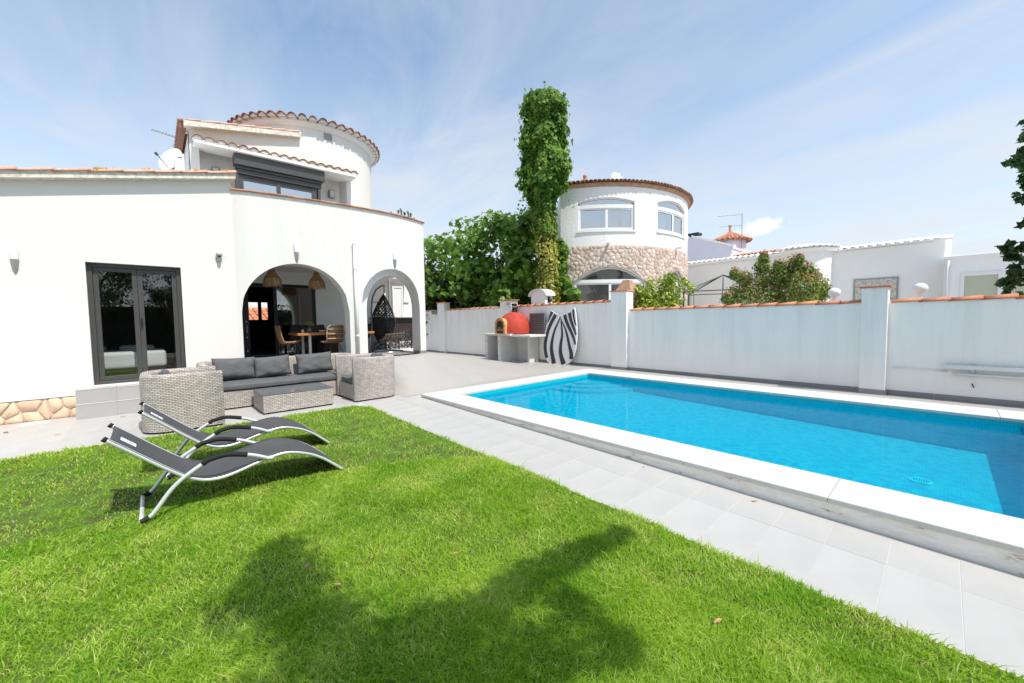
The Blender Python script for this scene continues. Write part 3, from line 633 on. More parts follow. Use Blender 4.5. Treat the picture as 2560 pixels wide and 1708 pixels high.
# parapet capping tiles, laid end to end along the curve
py = 1.21
pls = []
while py < 5.40:
    pls.append(py); py += .315
pls.append(5.43)
for a, b in zip(pls, pls[1:]):
    mid = (a + b) / 2; n1v = [(fx(a), a), (fx(b - .004), b - .004)]
    mb = MB()
    ov = .05
    (xa, ya), (xb, yb) = n1v; zt = random.uniform(-.003, .003)
    mb.add([(xa + ov, ya, PTOP + .004), (xb + ov, yb, PTOP + .004), (xb - .36, yb, PTOP + .004), (xa - .36, ya, PTOP + .004),
            (xa + ov + .004, ya, PTOP + .032 + zt), (xb + ov + .004, yb, PTOP + .032), (xb - .36, yb, PTOP + .045), (xa - .36, ya, PTOP + .045 + zt)],
           [(0, 3, 2, 1), (4, 5, 6, 7), (0, 1, 5, 4), (1, 2, 6, 5), (2, 3, 7, 6), (3, 0, 4, 7)])
    mb.build('coping_tile', m_terra, house, bevel=.01)
# pillar skirtings
for (a, b) in ((3.292, 3.563), (5.172, 5.392)):
    mb = MB(); us = np.linspace(a, b, 5)
    for p, q in zip(us, us[1:]):
        mb.prism([(fx(p) + .012, p), (fx(q) + .012, q), (fx(q) - .02, q), (fx(p) - .02, p)], FZ, FZ + .075, 'z')
    mb.build('skirting', m_skirt, house)
MB().box((fx(5.2) - .33, 5.155, FZ), (fx(5.2) - .005, 5.168, FZ + .075)).build('skirting', m_skirt, house)
# porch floor, balcony slab, back wall
pf = MB()
us = np.linspace(1.237, 5.39, 20)
pf.prism([(fx(u) - .02, u) for u in us] + [(-14, 5.39), (-14, 1.237)], .3, FZ, 'z').build('porch_floor', m_skirt, house)
MB().prism([(fx(u) - .29, u) for u in us] + [(-14, 5.39), (-14, 1.237)], 2.78, 3.12, 'z').build('balcony_and_shade_slab', m_white_plain, house)
BX = -11.45
bk = wall_mesh(lambda u, z, d: (BX - d, u, z), 1.237, 4.78, FZ, 2.78, [(1.55, 3.28, FZ + .001, lambda u: 2.47)], .22, 8); recalc(bk.build('porch_back_wall', m_white_plain, house))
MB().box((-14, 3.40, FZ), (BX - .22, 3.62, 2.78)).build('porch_back_wall', m_white_plain, house)
MB().box((-14, 1.24, FZ), (FX - .28, 1.30, 2.78)).build('porch_side_wall', m_white_plain, house)
# sliding door with an open black leaf
sd = MB(); frame(sd, BX - .12, BX - .02, 1.55, 3.28, FZ, 2.468, .075, .05); sdo = sd.build('sliding_door', m_black, house, bevel=.004)
MB().box((BX - .1, 2.29, FZ + .05), (BX - .04, 2.37, 2.39)).build('stile', m_black, sdo)
MB().box((BX - .08, 2.37, FZ + .05), (BX - .06, 3.205, 2.39)).build('pane', m_glass_b, sdo)
# dark hall behind with a rear wall whose two small windows look out to a sunlit tiled roof
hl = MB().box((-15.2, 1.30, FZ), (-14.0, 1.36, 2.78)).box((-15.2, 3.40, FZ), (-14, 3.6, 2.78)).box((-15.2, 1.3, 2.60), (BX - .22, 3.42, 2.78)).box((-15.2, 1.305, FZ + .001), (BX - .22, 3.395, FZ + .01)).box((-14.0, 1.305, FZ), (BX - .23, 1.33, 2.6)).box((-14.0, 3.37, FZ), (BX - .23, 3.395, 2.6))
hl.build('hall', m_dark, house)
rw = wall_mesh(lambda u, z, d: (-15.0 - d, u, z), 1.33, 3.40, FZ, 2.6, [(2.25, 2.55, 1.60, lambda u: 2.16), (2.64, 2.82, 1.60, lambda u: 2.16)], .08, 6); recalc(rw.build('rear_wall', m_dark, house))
bd = MB().box((BX - .06, 1.63, FZ + .02), (BX - .02, 1.75, 2.38)).build('open_door', m_black, house)
MB().tube([(BX - .02, 1.69, 1.25), (BX + .02, 1.69, 1.25), (BX + .02, 1.69, 1.42), (BX - .02, 1.69, 1.42)], .010, 6).build('handle', m_chrome, bd)
for z in (1.5, 1.12, .78): MB().box((BX - .02, 1.68, z), (BX - .012, 1.70, z + .035)).build('lock_plate', m_chrome, bd)

# upper storey
UX = -10.78
def ux(y): return UX + .03 * (y - 1.0)
def uverge(y): return 5.545 + .187 * (y - .69)
uw = wall_mesh(lambda u, z, d: (ux(u) - d, u, z), .74, 3.25, 3.1, lambda u: uverge(u) + .06, [(.90, 3.25, 3.1, lambda u: 5.22)], .2, 12)
recalc(uw.build('upper_wall', m_white, house))
MB().prism([(-10.99, .74), (-10.79, .74), (-10.79, .90), (-10.99, .90)], 3.1, 5.55, 'z').build('upper_wall', m_white, house)
MB().box((-15, .745, 3.1), (UX - .19, .80, 5.55)).build('upper_side_wall', m_white_plain, house)
MB().prism([(UX - .42, .80), (UX - .37, .80), (UX - .30, 4.05), (UX - .42, 4.05)], 3.1, 5.3, 'z').build('balcony_back_wall', m_white_plain, house)
MB().prism([(.66, uverge(.66)), (2.86, uverge(2.86)), (2.86, uverge(2.86) + .13), (.66, uverge(.66) + .13)], UX - .3, UX + .18, 'x').build('verge_mortar', m_lime, house)
MB().prism([(.64, uverge(.66) + .13), (2.8, uverge(2.8) + .13), (2.8, uverge(2.8) + .16), (.64, uverge(.66) + .16)], -15.2, UX - .1, 'x').build('roof_deck', m_terra_dark, house)
MB().prism([(.60, uverge(.66) - .02), (.70, uverge(.66)), (.70, uverge(.66) + .12), (.60, uverge(.66) + .1)], -15.2, UX + .05, 'x').build('eaves_board', m_terra_dark, house)
uj = [.66, .912, 1.25, 1.56, 1.894, 2.217, 2.488, 2.80]
ang = math.atan(.187)
for a, b in zip(uj, uj[1:]):
    o = inst('verge_tile', vt, house, (UX + .09, b + .03, uverge(b) + .125), (0, 0, 0), ((b - a + .06) / .43, 1, .85))
    o.rotation_euler = (Matrix.Rotation(-PI / 2, 4, 'Z') @ Matrix.Rotation(ang + .04, 4, 'Y')).to_euler()
# eaves tiles of that roof running back from the viewer
et = tile_mesh('eave_tile', .085, .4, m_terra_dark, .014, 8)
for k in range(22):
    o = inst('eave_tile', et, house, (UX - .02 - .19 * k, .58, uverge(.66) + .10), (0, 0, 0)); o.rotation_euler = (Matrix.Rotation(PI / 2, 4, 'Z') @ Matrix.Rotation(-ang, 4, 'Y')).to_euler()
# tower
TC = (-12.38, 3.52); TR = 1.67; TE = 6.31
tw = MB(); n = 72
a_niche = math.asin((3.96 - TC[1]) / TR)
aa0 = -PI * .95
def tpt(u, z, d): return (TC[0] + (TR - d) * math.cos(u), TC[1] + (TR - d) * math.sin(u), z)
twm = wall_mesh(tpt, -PI * .9, PI * .9, 3.1, TE, [(-.9, a_niche, 3.1, lambda u: 5.22)], .42, 64)
recalc(twm.build('tower_wall', m_white, house, smooth=False))
# cornice moulding under the tiles
MB().lathe([(TR - .1, -.02), (TR + .02, -.02), (TR + .07, .03), (TR + .085, .07), (TR + .10, .075), (TR + .10, .10), (TR - .1, .10)], 80, (TC[0], TC[1], TE)).build('cornice', m_white_plain, house, smooth=False)
MB().lathe([(TR + .17, .10), (TR * .5, .40), (0, .62)], 48, (TC[0], TC[1], TE)).build('tower_roof', m_terra_dark, house)
ct = tile_mesh('roof_tile', .088, .46, m_terra_dark, .016, 9, .72)
nt_ = 52
for k in range(nt_):
    a = 2 * PI * k / nt_ + .03
    sc = random.uniform(.96, 1.04)
    o = inst('roof_tile', ct, house, (TC[0] + (TR + .25 + random.uniform(-.01, .01)) * math.cos(a), TC[1] + (TR + .25) * math.sin(a), TE + .115), (0, 0, 0), (1, sc, 1))
    o.rotation_euler = (Matrix.Rotation(a + PI, 4, 'Z') @ Matrix.Rotation(-.30, 4, 'Y')).to_euler()
pt = tile_mesh('pan_tile', .075, .44, m_terra_dark, .014, 7, .8)
for k in range(nt_):
    a = 2 * PI * (k + .5) / nt_ + .03
    o = inst('pan_tile', pt, house, (TC[0] + (TR + .22) * math.cos(a), TC[1] + (TR + .22) * math.sin(a), TE + .17), (0, 0, 0))
    o.rotation_euler = (Matrix.Rotation(a + PI, 4, 'Z') @ Matrix.Rotation(-.30, 4, 'Y') @ Matrix.Rotation(PI, 4, 'X')).to_euler()
# vent grille in the tower wall
va = math.asin((3.51 - TC[1]) / TR)
vg = MB(); frame(vg, -10.718, -10.698, 3.42, 3.61, 6.10, 6.26, .014)
for k in range(6): vg.box((-10.717, 3.43, 6.118 + .022 * k), (-10.700, 3.60, 6.128 + .022 * k))
vg.build('vent_grille', m_lampgrey, house)
# tiled canopy over the balcony window
CX = -10.45
MB().prism([(-10.45 - .02, .80), (-10.37, 4.08), (-10.95, 4.08), (-10.95, .80)], 5.205, 5.285, 'z').build('canopy', m_white_plain, house, bevel=.01)
cn = tile_mesh('canopy_tile', .088, .36, m_terra_ochre, .015, 9, .85, .85)
for k in range(17):
    y = .86 + .198 * k; x = -10.44 + .025 * (y - .8)
    o = inst('canopy_tile', cn, house, (x + random.uniform(-.008, .008), y, 5.292), (0, 0, 0)); o.rotation_euler = (Matrix.Rotation(PI, 4, 'Z') @ Matrix.Rotation(-.28, 4, 'Y')).to_euler()
fm = MB()                                                       # scalloped mortar filling under each canopy tile
for k in range(17):
    y = .86 + .198 * k; x = -10.455 + .025 * (y - .8)
    fm.prism([(y - .082, 5.285)] + [(y + .078 * math.cos(PI - PI * i / 8), 5.29 + .062 * math.sin(PI * i / 8)) for i in range(9)] + [(y + .082, 5.285)], x - .2, x, 'x')
fm.build('canopy_mortar', m_white_plain, house)
fm = MB()
for k in range(nt_):
    a = 2 * PI * k / nt_ + .03
    fm.prism([(-.09, -.01)] + [(.078 * math.cos(PI - PI * i / 8), .07 * math.sin(PI * i / 8)) for i in range(9)] + [(.09, -.01)], TR - .1, TR + .215, 'x', Matrix.Translation((TC[0], TC[1], TE + .115)) @ Matrix.Rotation(a, 4, 'Z'))
fm.build('eaves_mortar', m_white_plain, house)
# shutter box and balcony window
WXs = lambda y: -10.62 + .03 * (y - 1.5)
def sprism(mb, xo0, xo1, a, b, z0, z1): mb.prism([(WXs(a) + xo0, a), (WXs(a) + xo1, a), (WXs(b) + xo1, b), (WXs(b) + xo0, b)], z0, z1, 'z'); return mb
sw = sprism(MB(), -.16, .09, 1.48, 3.33, 4.96, 5.20).build('window', m_anth, house, bevel=.008)
s_ = MB(); sprism(s_, -.1, .03, 1.50, 3.27, 4.90, 4.955); sprism(s_, -.1, -.0, 1.53, 3.27, 4.80, 4.895); s_.build('shutter', m_anth, sw, bevel=.005)
s_ = MB(); sprism(s_, -.14, -.02, 1.50, 1.56, 3.2, 4.9); sprism(s_, -.14, -.02, 3.19, 3.25, 3.2, 4.9); sprism(s_, -.12, -.05, 2.30, 2.38, 3.2, 4.82); sprism(s_, -.12, -.05, 1.56, 1.65, 3.2, 4.82); sprism(s_, -.12, -.05, 3.06, 3.16, 3.2, 4.82); sprism(s_, -.12, -.06, 1.6, 3.1, 4.68, 4.81); s_.build('frame', m_anth, sw, bevel=.004)
sprism(MB(), -.09, -.08, 1.65, 2.30, 3.3, 4.69).build('pane', m_glass_sky, sw); sprism(MB(), -.09, -.08, 2.38, 3.06, 3.3, 4.69).build('pane', m_glass_sky, sw)
cu = MB()
for (a, b) in ((1.62, 2.05), (2.68, 3.08)):
    ys = np.linspace(a, b, 24)
    for p, q in zip(ys, ys[1:]):
        xa = WXs(p) - .15 + .012 * math.sin(p * 70); xb = WXs(q) - .15 + .012 * math.sin(q * 70)
        cu.add([(xa, p, 3.3), (xb, q, 3.3), (xb, q, 4.72), (xa, p, 4.72)], [(0, 1, 2, 3)])
cu.build('curtain', m_curtain, sw)
# the paving rises in a smooth apron to the porch beside the narrow arch
def sstep(t): t = min(1, max(0, t)); return t * t * (3 - 2 * t)
def lin(t): t = min(1.0, max(0.0, t)); return t if .06 < t < .94 else (t * .5 + .5 * (.06 * sstep(t / .06) if t < .5 else 1 - .06 * sstep((1 - t) / .06)))
def apron_z(x, y):
    dx_ = x - fx(min(y, 5.39))
    h = lin((2.05 - dx_) / 1.9) * sstep((y - 3.52) / .4) * lin((8.9 - y) / 3.4)
    return .02 + (FZ - .024) * h
am_ = MB(); ax_ = np.linspace(-14, -6.9, 60); ay_ = np.linspace(3.5, 8.9, 47); vs = []; idx = {}
for i_, x in enumerate(ax_):
    for j_, y in enumerate(ay_):
        idx[i_, j_] = len(vs); vs.append((float(x), float(y), apron_z(float(x), float(y)) + .003))
fs_ = [(idx[i_, j_], idx[i_ + 1, j_], idx[i_ + 1, j_ + 1], idx[i_, j_ + 1]) for i_ in range(59) for j_ in range(46) if not (ay_[j_ + 1] <= 5.38 and ax_[i_] < fx(float(ay_[j_ + 1])) - .12)]
struct(am_.add(vs, fs_).build('porch_apron', m_far_tile, smooth=True, uvbox=True))

# ------------------------------------------------------------------ things fixed to the house
def wall_lamp(x, y, z, label, yaw=0):
    t = thing('wall_lamp', label, 'lamp', (x, y, z), yaw, 'half-cone wall lamps on the house front')
    MB().lathe([(.008, -.22), (.03, -.15), (.043, -.03), (.045, 0)], 16, (0, 0, 0), -PI / 2, PI / 2).build('lamp_body', m_lampgrey, t, smooth=True)
    MB().lathe([(.043, .0), (.05, .12), (.046, .20), (0.0, .202)], 16, (0, 0, 0), -PI / 2, PI / 2).build('lamp_shade', m_white_plain, t, smooth=True)
    return t
wall_lamp(FX + .003, -1.475, 2.47, 'grey and white half-cone wall lamp left of the bedroom patio door')
wall_lamp(fx(2.28) + .004, 2.28, 2.935, 'grey and white half-cone wall lamp above the wide porch arch')
wall_lamp(fx(4.42) + .004, 4.42, 2.97, 'grey and white half-cone wall lamp above the narrow porch arch', .1)
cc = thing('security_camera', 'small grey dome security camera on the wall beside the seam', 'camera', (FX + .003, .99, 2.72))
MB().lathe([(.03, -.07), (.036, .02), (.05, .04), (.05, .07), (.03, .09), (0, .095)], 16, (.045, 0, 0)).build('housing', m_lampgrey, cc, smooth=True)
MB().lathe([(0, -.038), (.024, -.03), (.034, 0)], 14, (.06, 0, .04)).build('lens', m_black, cc, smooth=True)
MB().box((0, -.03, -.03), (.045, .03, .05)).build('bracket', m_lampgrey, cc, bevel=.005)
dp = thing('drain_pipe', 'white plastic downpipe between the two porch arches', 'pipe', (fx(3.43) + .05, 3.43, FZ))
MB().tube([(0, 0, .0), (0, 0, 2.62)], .038, 14).build('pipe', m_pvc, dp, smooth=True)
for z in (.55, 2.05, 2.60): MB().lathe([(.046, -.02), (.046, .02)], 16, (0, 0, z)).tube([(-.05, 0, z), (-.03, 0, z)], .02, 6).build('bracket', m_pvc, dp, smooth=False)
for (y, lab) in ((1.20, 'small square grey wall light left of the balcony shutter'), (3.66, 'small square grey wall light right of the balcony shutter')):
    t = thing('balcony_light', lab, 'lamp', (UX - .30 + (.0 if y < 2 else .05), y, 4.86), 0, 'square wall lights on the balcony')
    MB().box((-.06, -.07, -.10), (.05, .07, .10)).build('lamp_body', m_lampgrey, t, bevel=.01); MB().box((.05, -.05, -.075), (.056, .05, .075)).build('lamp_glass', m_frost, t)
# plants and pots on the balcony parapet
rp = random.Random(3)
for i, (y, h, dsc) in enumerate(((4.42, .05, 'flat brown dish on the parapet, leftmost of the potted plants'), (4.64, .12, 'small grey-green cactus second from left on the parapet'), (4.73, .17, 'tallest thin grey plant on the balcony parapet'),
        (4.83, .10, 'round dark pot plant in the middle of the parapet row'), (4.95, .15, 'dark bushy pot plant near the parapet corner'), (5.03, .12, 'leaning dark cactus near the parapet corner'), (5.13, .05, 'low brown pot at the parapet corner'))):
    t = thing('potted_plant', dsc, 'plant', (fx(y) - .13, y, PTOP + .045), 0, 'little potted plants on the balcony parapet')
    MB().lathe([(.022, 0), (.034, .05), (.036, .052), (.03, .05), (0, .045)], 12).build('pot', m_pot if i in (0, 6) else (m_pvc if i % 2 else m_grey_plastic), t)
    if h > .06:
        q = MB()
        for k in range(7):
            a = rp.uniform(0, 6.28); q.tube([(0, 0, .045), (.012 * math.cos(a), .012 * math.sin(a), .05 + h * .5), (.03 * math.cos(a), .03 * math.sin(a), .05 + h * rp.uniform(.7, 1))], [.012, .016, .004], 6)
        q.build('stem', m_cact if i != 3 else m_black, t)
# dish, cabinet and aerial standing on the roof behind the verge
t = thing('satellite_dish', 'white satellite dish on the roof left of the upper storey', 'satellite dish', (-11.0, .44, 4.55))
m4 = Matrix.Translation((0, 0, .36)) @ Matrix.Rotation(-.9, 4, 'Z') @ Matrix.Rotation(math.radians(70), 4, 'Y')
MB().lathe([(0, -.06), (.10, -.05), (.2, -.02), (.275, .018), (.27, .027), (.19, -.01), (0, -.048)], 28, mat=m4).build('reflector', m_dish, t, smooth=True)
MB().tube([m4 @ Vector((.19, 0, 0)), m4 @ Vector((.1, 0, .25))], .008, 6).build('feed_arm', m_iron, t); MB().tube([m4 @ Vector((.1, 0, .25)), m4 @ Vector((.085, 0, .30))], .024, 8).build('feed_horn', m_iron, t)
MB().tube([(-.05, 0, -.3), (-.05, 0, .3)], .018, 8).build('mast', m_chrome, t)
t = thing('roof_cabinet', 'small white metal cabinet on the roof beside the satellite dish', 'cabinet', (-10.85, .565, 4.5))
MB().box((-.14, -.075, 0), (.12, .075, .50)).build('cabinet_body', m_dish, t, bevel=.008); MB().box((.12, -.06, .05), (.126, .06, .47)).build('door', m_dish, t, bevel=.003); MB().box((.126, -.03, .40), (.13, .045, .42)).build('vent', m_iron, t)
def aerial(name, label, loc, mast, booms, mat, rz=0):
    t = thing(name, label, 'antenna', loc, rz)
    MB().tube([(0, 0, 0), (0, 0, mast)], .018, 6).build('mast', mat, t)
    for (z, L, ne, el) in booms:
        b = MB().tube([(0, 0, z), (0, -L, z + .02)], .010, 5)
        for k in range(ne): b.tube([(-el / 2, -L * (k + .5) / ne, z + .02), (el / 2, -L * (k + .5) / ne, z + .02)], .006, 4)
        b.build('boom', mat, t)
    return t
aerial('roof_aerial', 'thin grey comb-like aerial behind the upper storey roof', (-12.1, .66, 4.9), .92, ((.88, .5, 9, .16), (.70, .12, 3, .4)), m_lampgrey, .25)

# ================================================================== INSIDE THE PORCH
bedt = thing('bed', 'white bed seen through the bedroom patio door', 'bed', (-10.52, -.45, .47))
MB().box((-.75, -.85, .16), (.6, .6, .30)).build('bed_base', m_dark_wood, bedt, bevel=.01)
mm = MB().box((-.73, -.83, .30), (.6, .6, .50)); o = mm.build('mattress', m_bed, bedt, bevel=.05, seg=3)
MB().box((-.74, -.84, .22), (.635, .615, .51)).build('sheet', m_bed, bedt, bevel=.05, seg=3)
for y in (-.5, .2): MB().box((-.66, y - .26, .50), (-.3, y + .26, .60)).build('pillow', m_bed, bedt, bevel=.05, seg=3)
for x in (-.7, .5):
    for y in (-.75, .5): MB().box((x - .03, y - .03, 0), (x + .03, y + .03, .16)).build('leg', m_dark_wood, bedt)
t = thing('dresser', 'dark dresser inside the bedroom behind the right pane', 'dresser', (-12.6, .70, .47))
MB().box((-.4, -.35, 0), (.25, .4, .78)).build('carcass', m_dark_wood, t, bevel=.008)
for z in (.06, .30, .54): MB().box((.25, -.33, z), (.27, .38, z + .21)).build('drawer', m_dark_wood, t, bevel=.004)

# dining table
DT = (-10.35, 3.33)
dt = thing('dining_table', 'long dining table with orange wooden top under the porch', 'table', (DT[0], DT[1], FZ))
MB().box((-.42, -.90, .555), (.42, .90, .61)).build('tabletop', m_orange_wood, dt, bevel=.005)
for (x, y) in ((.30, -.62), (-.30, -.62), (.30, .62), (-.30, .62)): MB().box((x - .028, y - .028, 0), (x + .028, y + .028, .555)).build('leg', m_chrome, dt)
def shell_chair(label, loc, rz, mat, legs, slats=False, grp='rattan chairs round the porch table', cat='chair'):
    t = thing('dining_chair', label, cat, loc, rz, grp)
    # seat shell faces +Y: seat runs forward then the back rises at -Y
    prof = [(.24, .40), (.18, .375), (.05, .355), (-.08, .36), (-.15, .41), (-.185, .52), (-.205, .65), (-.225, .78)]
    if not slats:
        mb = MB(); W = [.15, .19, .21, .215, .215, .21, .20, .165]; vs = []; nn = 9
        for (y, z), w in zip(prof, W):
            for k in range(nn):
                u = -1 + 2 * k / (nn - 1); lift = .05 * u * u
                vs.append((u * w, y + (lift if y < -.1 else lift * .3), z + (lift if y > -.1 else lift * .2)))
        m = len(prof); fs = [(i * nn + k, i * nn + k + 1, (i + 1) * nn + k + 1, (i + 1) * nn + k) for i in range(m - 1) for k in range(nn - 1)]
        uvs = [[(vs[v][0], vs[v][1] + vs[v][2]) for v in f] for f in fs]
        o = mb.add(vs, fs, uvs).build('seat_shell', mat, t, smooth=True); sm = o.modifiers.new('s', 'SOLIDIFY'); sm.thickness = .022
        rim = [Vector(vs[i * nn]) for i in range(m)] + [Vector(vs[(m - 1) * nn + k]) for k in range(1, nn)] + [Vector(vs[i * nn + nn - 1]) for i in range(m - 2, -1, -1)] + [Vector(vs[k]) for k in range(nn - 2, 0, -1)]
        MB().tube(rim, .012, 6, closed=True).build('rim', m_rattan if mat is not m_wicker_dk else m_foam, t, smooth=True)
    else:
        mb = MB()
        for k in range(25):                                  # thin upright canes
            u = -1 + 2 * k / 24; w = .20; c = .06 * u * u
            mb.tube([(u * w * .95, .22, .395), (u * w, .05, .36 + c * .4), (u * w, -.10, .37 + c * .3), (u * w, -.175 + c, .47), (u * w * .98, -.205 + c, .64), (u * w * .90, -.222 + c, .775)], .0062, 5, cap=False)
        stuff(mb.build('cane', m_rattan, t, smooth=True))
        for z, y in ((.47, -.18), (.58, -.202), (.69, -.217)):
            MB().tube([(.205 * u, y - .010 + .06 * u * u, z) for u in np.linspace(-1, 1, 11)], .011, 6).build('hoop', m_rattan_pale, t, smooth=True)
        ring = [(-.205, -.13, .42), (-.205, -.14, .6), (-.19, -.165, .74), (-.15, -.20, .785), (0, -.225, .795), (.15, -.20, .785), (.19, -.165, .74), (.205, -.14, .6), (.205, -.13, .42), (.2, .05, .39), (.19, .23, .40), (0, .25, .40), (-.19, .23, .40), (-.2, .05, .39)]
        MB().tube(ring, .014, 6, closed=True).build('rim', m_rattan_pale, t, smooth=True)
    for sx in (-1, 1):
        for sy in (-1, 1):
            MB().tube([(sx * .09, sy * .09, .37), (sx * .19, sy * .19 - .02, 0.0)], .0075, 6).build('leg', m_black, t)
    MB().tube([(-.09, -.09, .355), (.09, -.09, .355), (.09, .09, .355), (-.09, .09, .355)], .007, 5, closed=True).build('under_frame', m_black, t)
    return t
shell_chair('brown rattan bucket chair at the left end of the porch table', (-10.25, 2.27, FZ), 0.0, m_rattan, m_black)
shell_chair('cane-backed chair with pale hoops, back turned to the sofa', (-9.82, 3.16, FZ), PI / 2 + .15, m_rattan, m_black, True)
shell_chair('dark bucket chair at the right end, seen through the narrow arch', (-10.25, 4.05, FZ), PI - .2, m_wicker_dk, m_black)
shell_chair('black bucket chair behind the table nearest the sliding door edge', (-10.95, 2.75, FZ), -PI / 2, m_wicker_dk, m_black)
shell_chair('black bucket chair behind the table near the cane-backed chair', (-10.95, 3.22, FZ), -PI / 2 + .15, m_wicker_dk, m_black)
t = thing('table_vase', 'dark vase with green sprigs on the porch table', 'vase', (-10.45, 2.82, FZ + .612))
MB().lathe([(.04, 0), (.06, .03), (.062, .07), (.035, .11), (.04, .125), (.03, .12), (0, .05)], 16).build('vase_body', m_grey_plastic, t, smooth=True)
q = MB(); rq = random.Random(8)
for k in range(60):
    a = rq.uniform(0, 6.28); e = rq.uniform(.4, 1.4); L = rq.uniform(.06, .17); p = Vector((L * math.cos(a) * math.cos(e), L * math.sin(a) * math.cos(e), .11 + L * math.sin(e)))
    s_ = .022; n_ = Vector((rq.gauss(0, 1), rq.gauss(0, 1), rq.gauss(0, 1))).normalized(); u_ = n_.orthogonal().normalized(); w_ = n_.cross(u_)
    q.add([p - u_ * s_, p + w_ * s_ * .5, p + u_ * s_, p - w_ * s_ * .5], [(0, 1, 2, 3)])
stuff(q.build('sprig', g_lemon, t))
for i, (y, lab) in enumerate(((3.05, 'small white bowl on the porch table by the vase'), (2.62, 'white candle holder on the porch table left of the vase'))):
    t = thing('bowl' if i == 0 else 'candle_holder', lab, 'bowl' if i == 0 else 'candle holder', (-10.25, y, FZ + .612))
    MB().lathe([(.03, 0), (.06, .03), (.075, .05), (.07, .05), (0, .015)] if i == 0 else [(.025, 0), (.025, .07), (.012, .07), (.012, .085), (0, .085)], 14).build('bowl_body' if i == 0 else 'holder', m_book, t, smooth=(i == 0))
for i in range(4):
    t = thing('bottle', ('rightmost', 'second from right', 'second from left', 'leftmost')[i] + ' of the small dark bottles on the low porch sideboard', 'bottle', (-11.0, 3.58 - .085 * i - .05, FZ + .572), 0, 'bottles on the porch sideboard')
    MB().lathe([(.022, 0), (.024, .06), (.008, .09), (.008, .12), (0, .12)], 10).build('bottle_body', m_wicker_dk if i % 2 else m_grey_plastic, t, smooth=True)
sb_ = thing('sideboard', 'low dark red sideboard against the porch wall behind the chairs', 'sideboard', (-11.05, 3.49, FZ))
MB().box((-.3, -.26, .0), (.25, .12, .57)).build('carcass', m_dark_wood, sb_, bevel=.006); MB().box((.25, -.24, .04), (.262, -.075, .54)).build('door', m_dark_wood, sb_, bevel=.003); MB().box((.25, -.07, .04), (.262, .10, .54)).build('door', m_dark_wood, sb_, bevel=.003)
# straw pendant lamps
def pendant(loc, label):
    t = thing('pendant_lamp', label, 'lamp', loc, 0, 'straw pendant lamps under the porch ceiling')
    MB().lathe([(.035, .27), (.05, .26), (.085, .16), (.15, .06), (.175, .0), (.168, .0), (.14, .06), (.075, .16), (.03, .25)], 24).build('lamp_shade', m_straw_top, t, smooth=True)
    MB().tube([(0, 0, .25), (0, 0, .40)], .006, 6).build('cord', m_black, t)
    q = MB(); rr = random.Random(hash(label) % 999)
    for k in range(260):
        a = rr.uniform(0, 6.283); r = .165 + rr.uniform(-.01, .012); L = rr.uniform(.10, .19); fl = rr.uniform(.0, .03)
        p0 = Vector((r * math.cos(a), r * math.sin(a), .03)); p1 = Vector(((r + fl) * math.cos(a), (r + fl) * math.sin(a), .03 - L)); s_ = Vector((-math.sin(a), math.cos(a), 0)) * .008
        q.add([p0 - s_, p0 + s_, p1 + s_ * .4, p1 - s_ * .4], [(0, 1, 2, 3)])
    stuff(q.build('fringe', m_straw, t)); return t
pendant((-10.2, 2.03, 2.44), 'straw pendant lamp with fringe near the left side of the wide arch')
pendant((-10.2, 2.96, 2.42), 'straw pendant lamp with fringe near the right side of the wide arch')
# hanging egg chair
eg = thing('hanging_chair', 'dark woven hanging chair on a curved stand inside the narrow arch', 'chair', (-10.55, 4.86, FZ))
base = MB().tube([(.42 * math.cos(a), .42 * math.sin(a), .015) for a in np.linspace(0, 2 * PI, 33)[:-1]], .02, 8, closed=True); base.build('base_ring', m_chrome, eg, smooth=True)
pole = [(-.05, -.40, .02), (-.05, -.42, .6), (-.05, -.41, 1.2), (-.05, -.37, 1.52), (-.05, -.26, 1.74), (-.05, -.10, 1.85), (-.05, -.02, 1.86)]
MB().tube(pole, .023, 10).build('pole', m_grey_plastic, eg, smooth=True)
MB().tube([(-.05, -.03, 1.86), (-.05, -.03, 1.64)], .012, 6).build('spring', m_iron, eg)
rim = []; stripsmb = MB(); re_ = random.Random(6)
def eggp(u, v):                                              # u 0..1 bottom to top, v angle round the back (-110..110 deg)
    z = .33 + 1.30 * u; rad = .36 * math.sin(PI * (.12 + .88 * u) ** .72) ** .9 if u < .999 else 0
    if u < .35: rad = .36 * (.55 + .45 * (u / .35)) * 1.02
    else: rad = .367 * (1 - ((u - .35) / .65) ** 1.6)
    return Vector((-.05 - .06 + rad * math.sin(v) * .9, -.03 + rad * -math.cos(v), z))
vs = []; nu_, nv_ = 26, 26
for i in range(nu_ + 1):
    for j in range(nv_ + 1):
        vs.append(eggp(i / nu_, math.radians(-125 + 250 * j / nv_)))
for i in range(nu_):
    for j in range(nv_):
        a, b, c, d = i * (nv_ + 1) + j, i * (nv_ + 1) + j + 1, (i + 1) * (nv_ + 1) + j + 1, (i + 1) * (nv_ + 1) + j
        for p, q in ((a, c), (b, d)) if (i + j) % 2 else ((a, b), (a, d)):
            if (vs[p] - vs[q]).length > .004: stripsmb.tube([vs[p], vs[q]], .0075, 4, cap=False)
        if (i < 12 or re_.random() < .5) and (vs[a] - vs[c]).length > .004: stripsmb.tube([vs[a], vs[c]], .0095, 4, cap=False)
stuff(stripsmb.build('woven_shell', m_wicker_dk, eg))
edge = [vs[i * (nv_ + 1)] for i in range(nu_ + 1)] + [vs[i * (nv_ + 1) + nv_] for i in range(nu_ - 1, -1, -1)]
MB().tube(edge, .018, 6).build('rim', m_grey_plastic, eg, smooth=True)
st = MB()
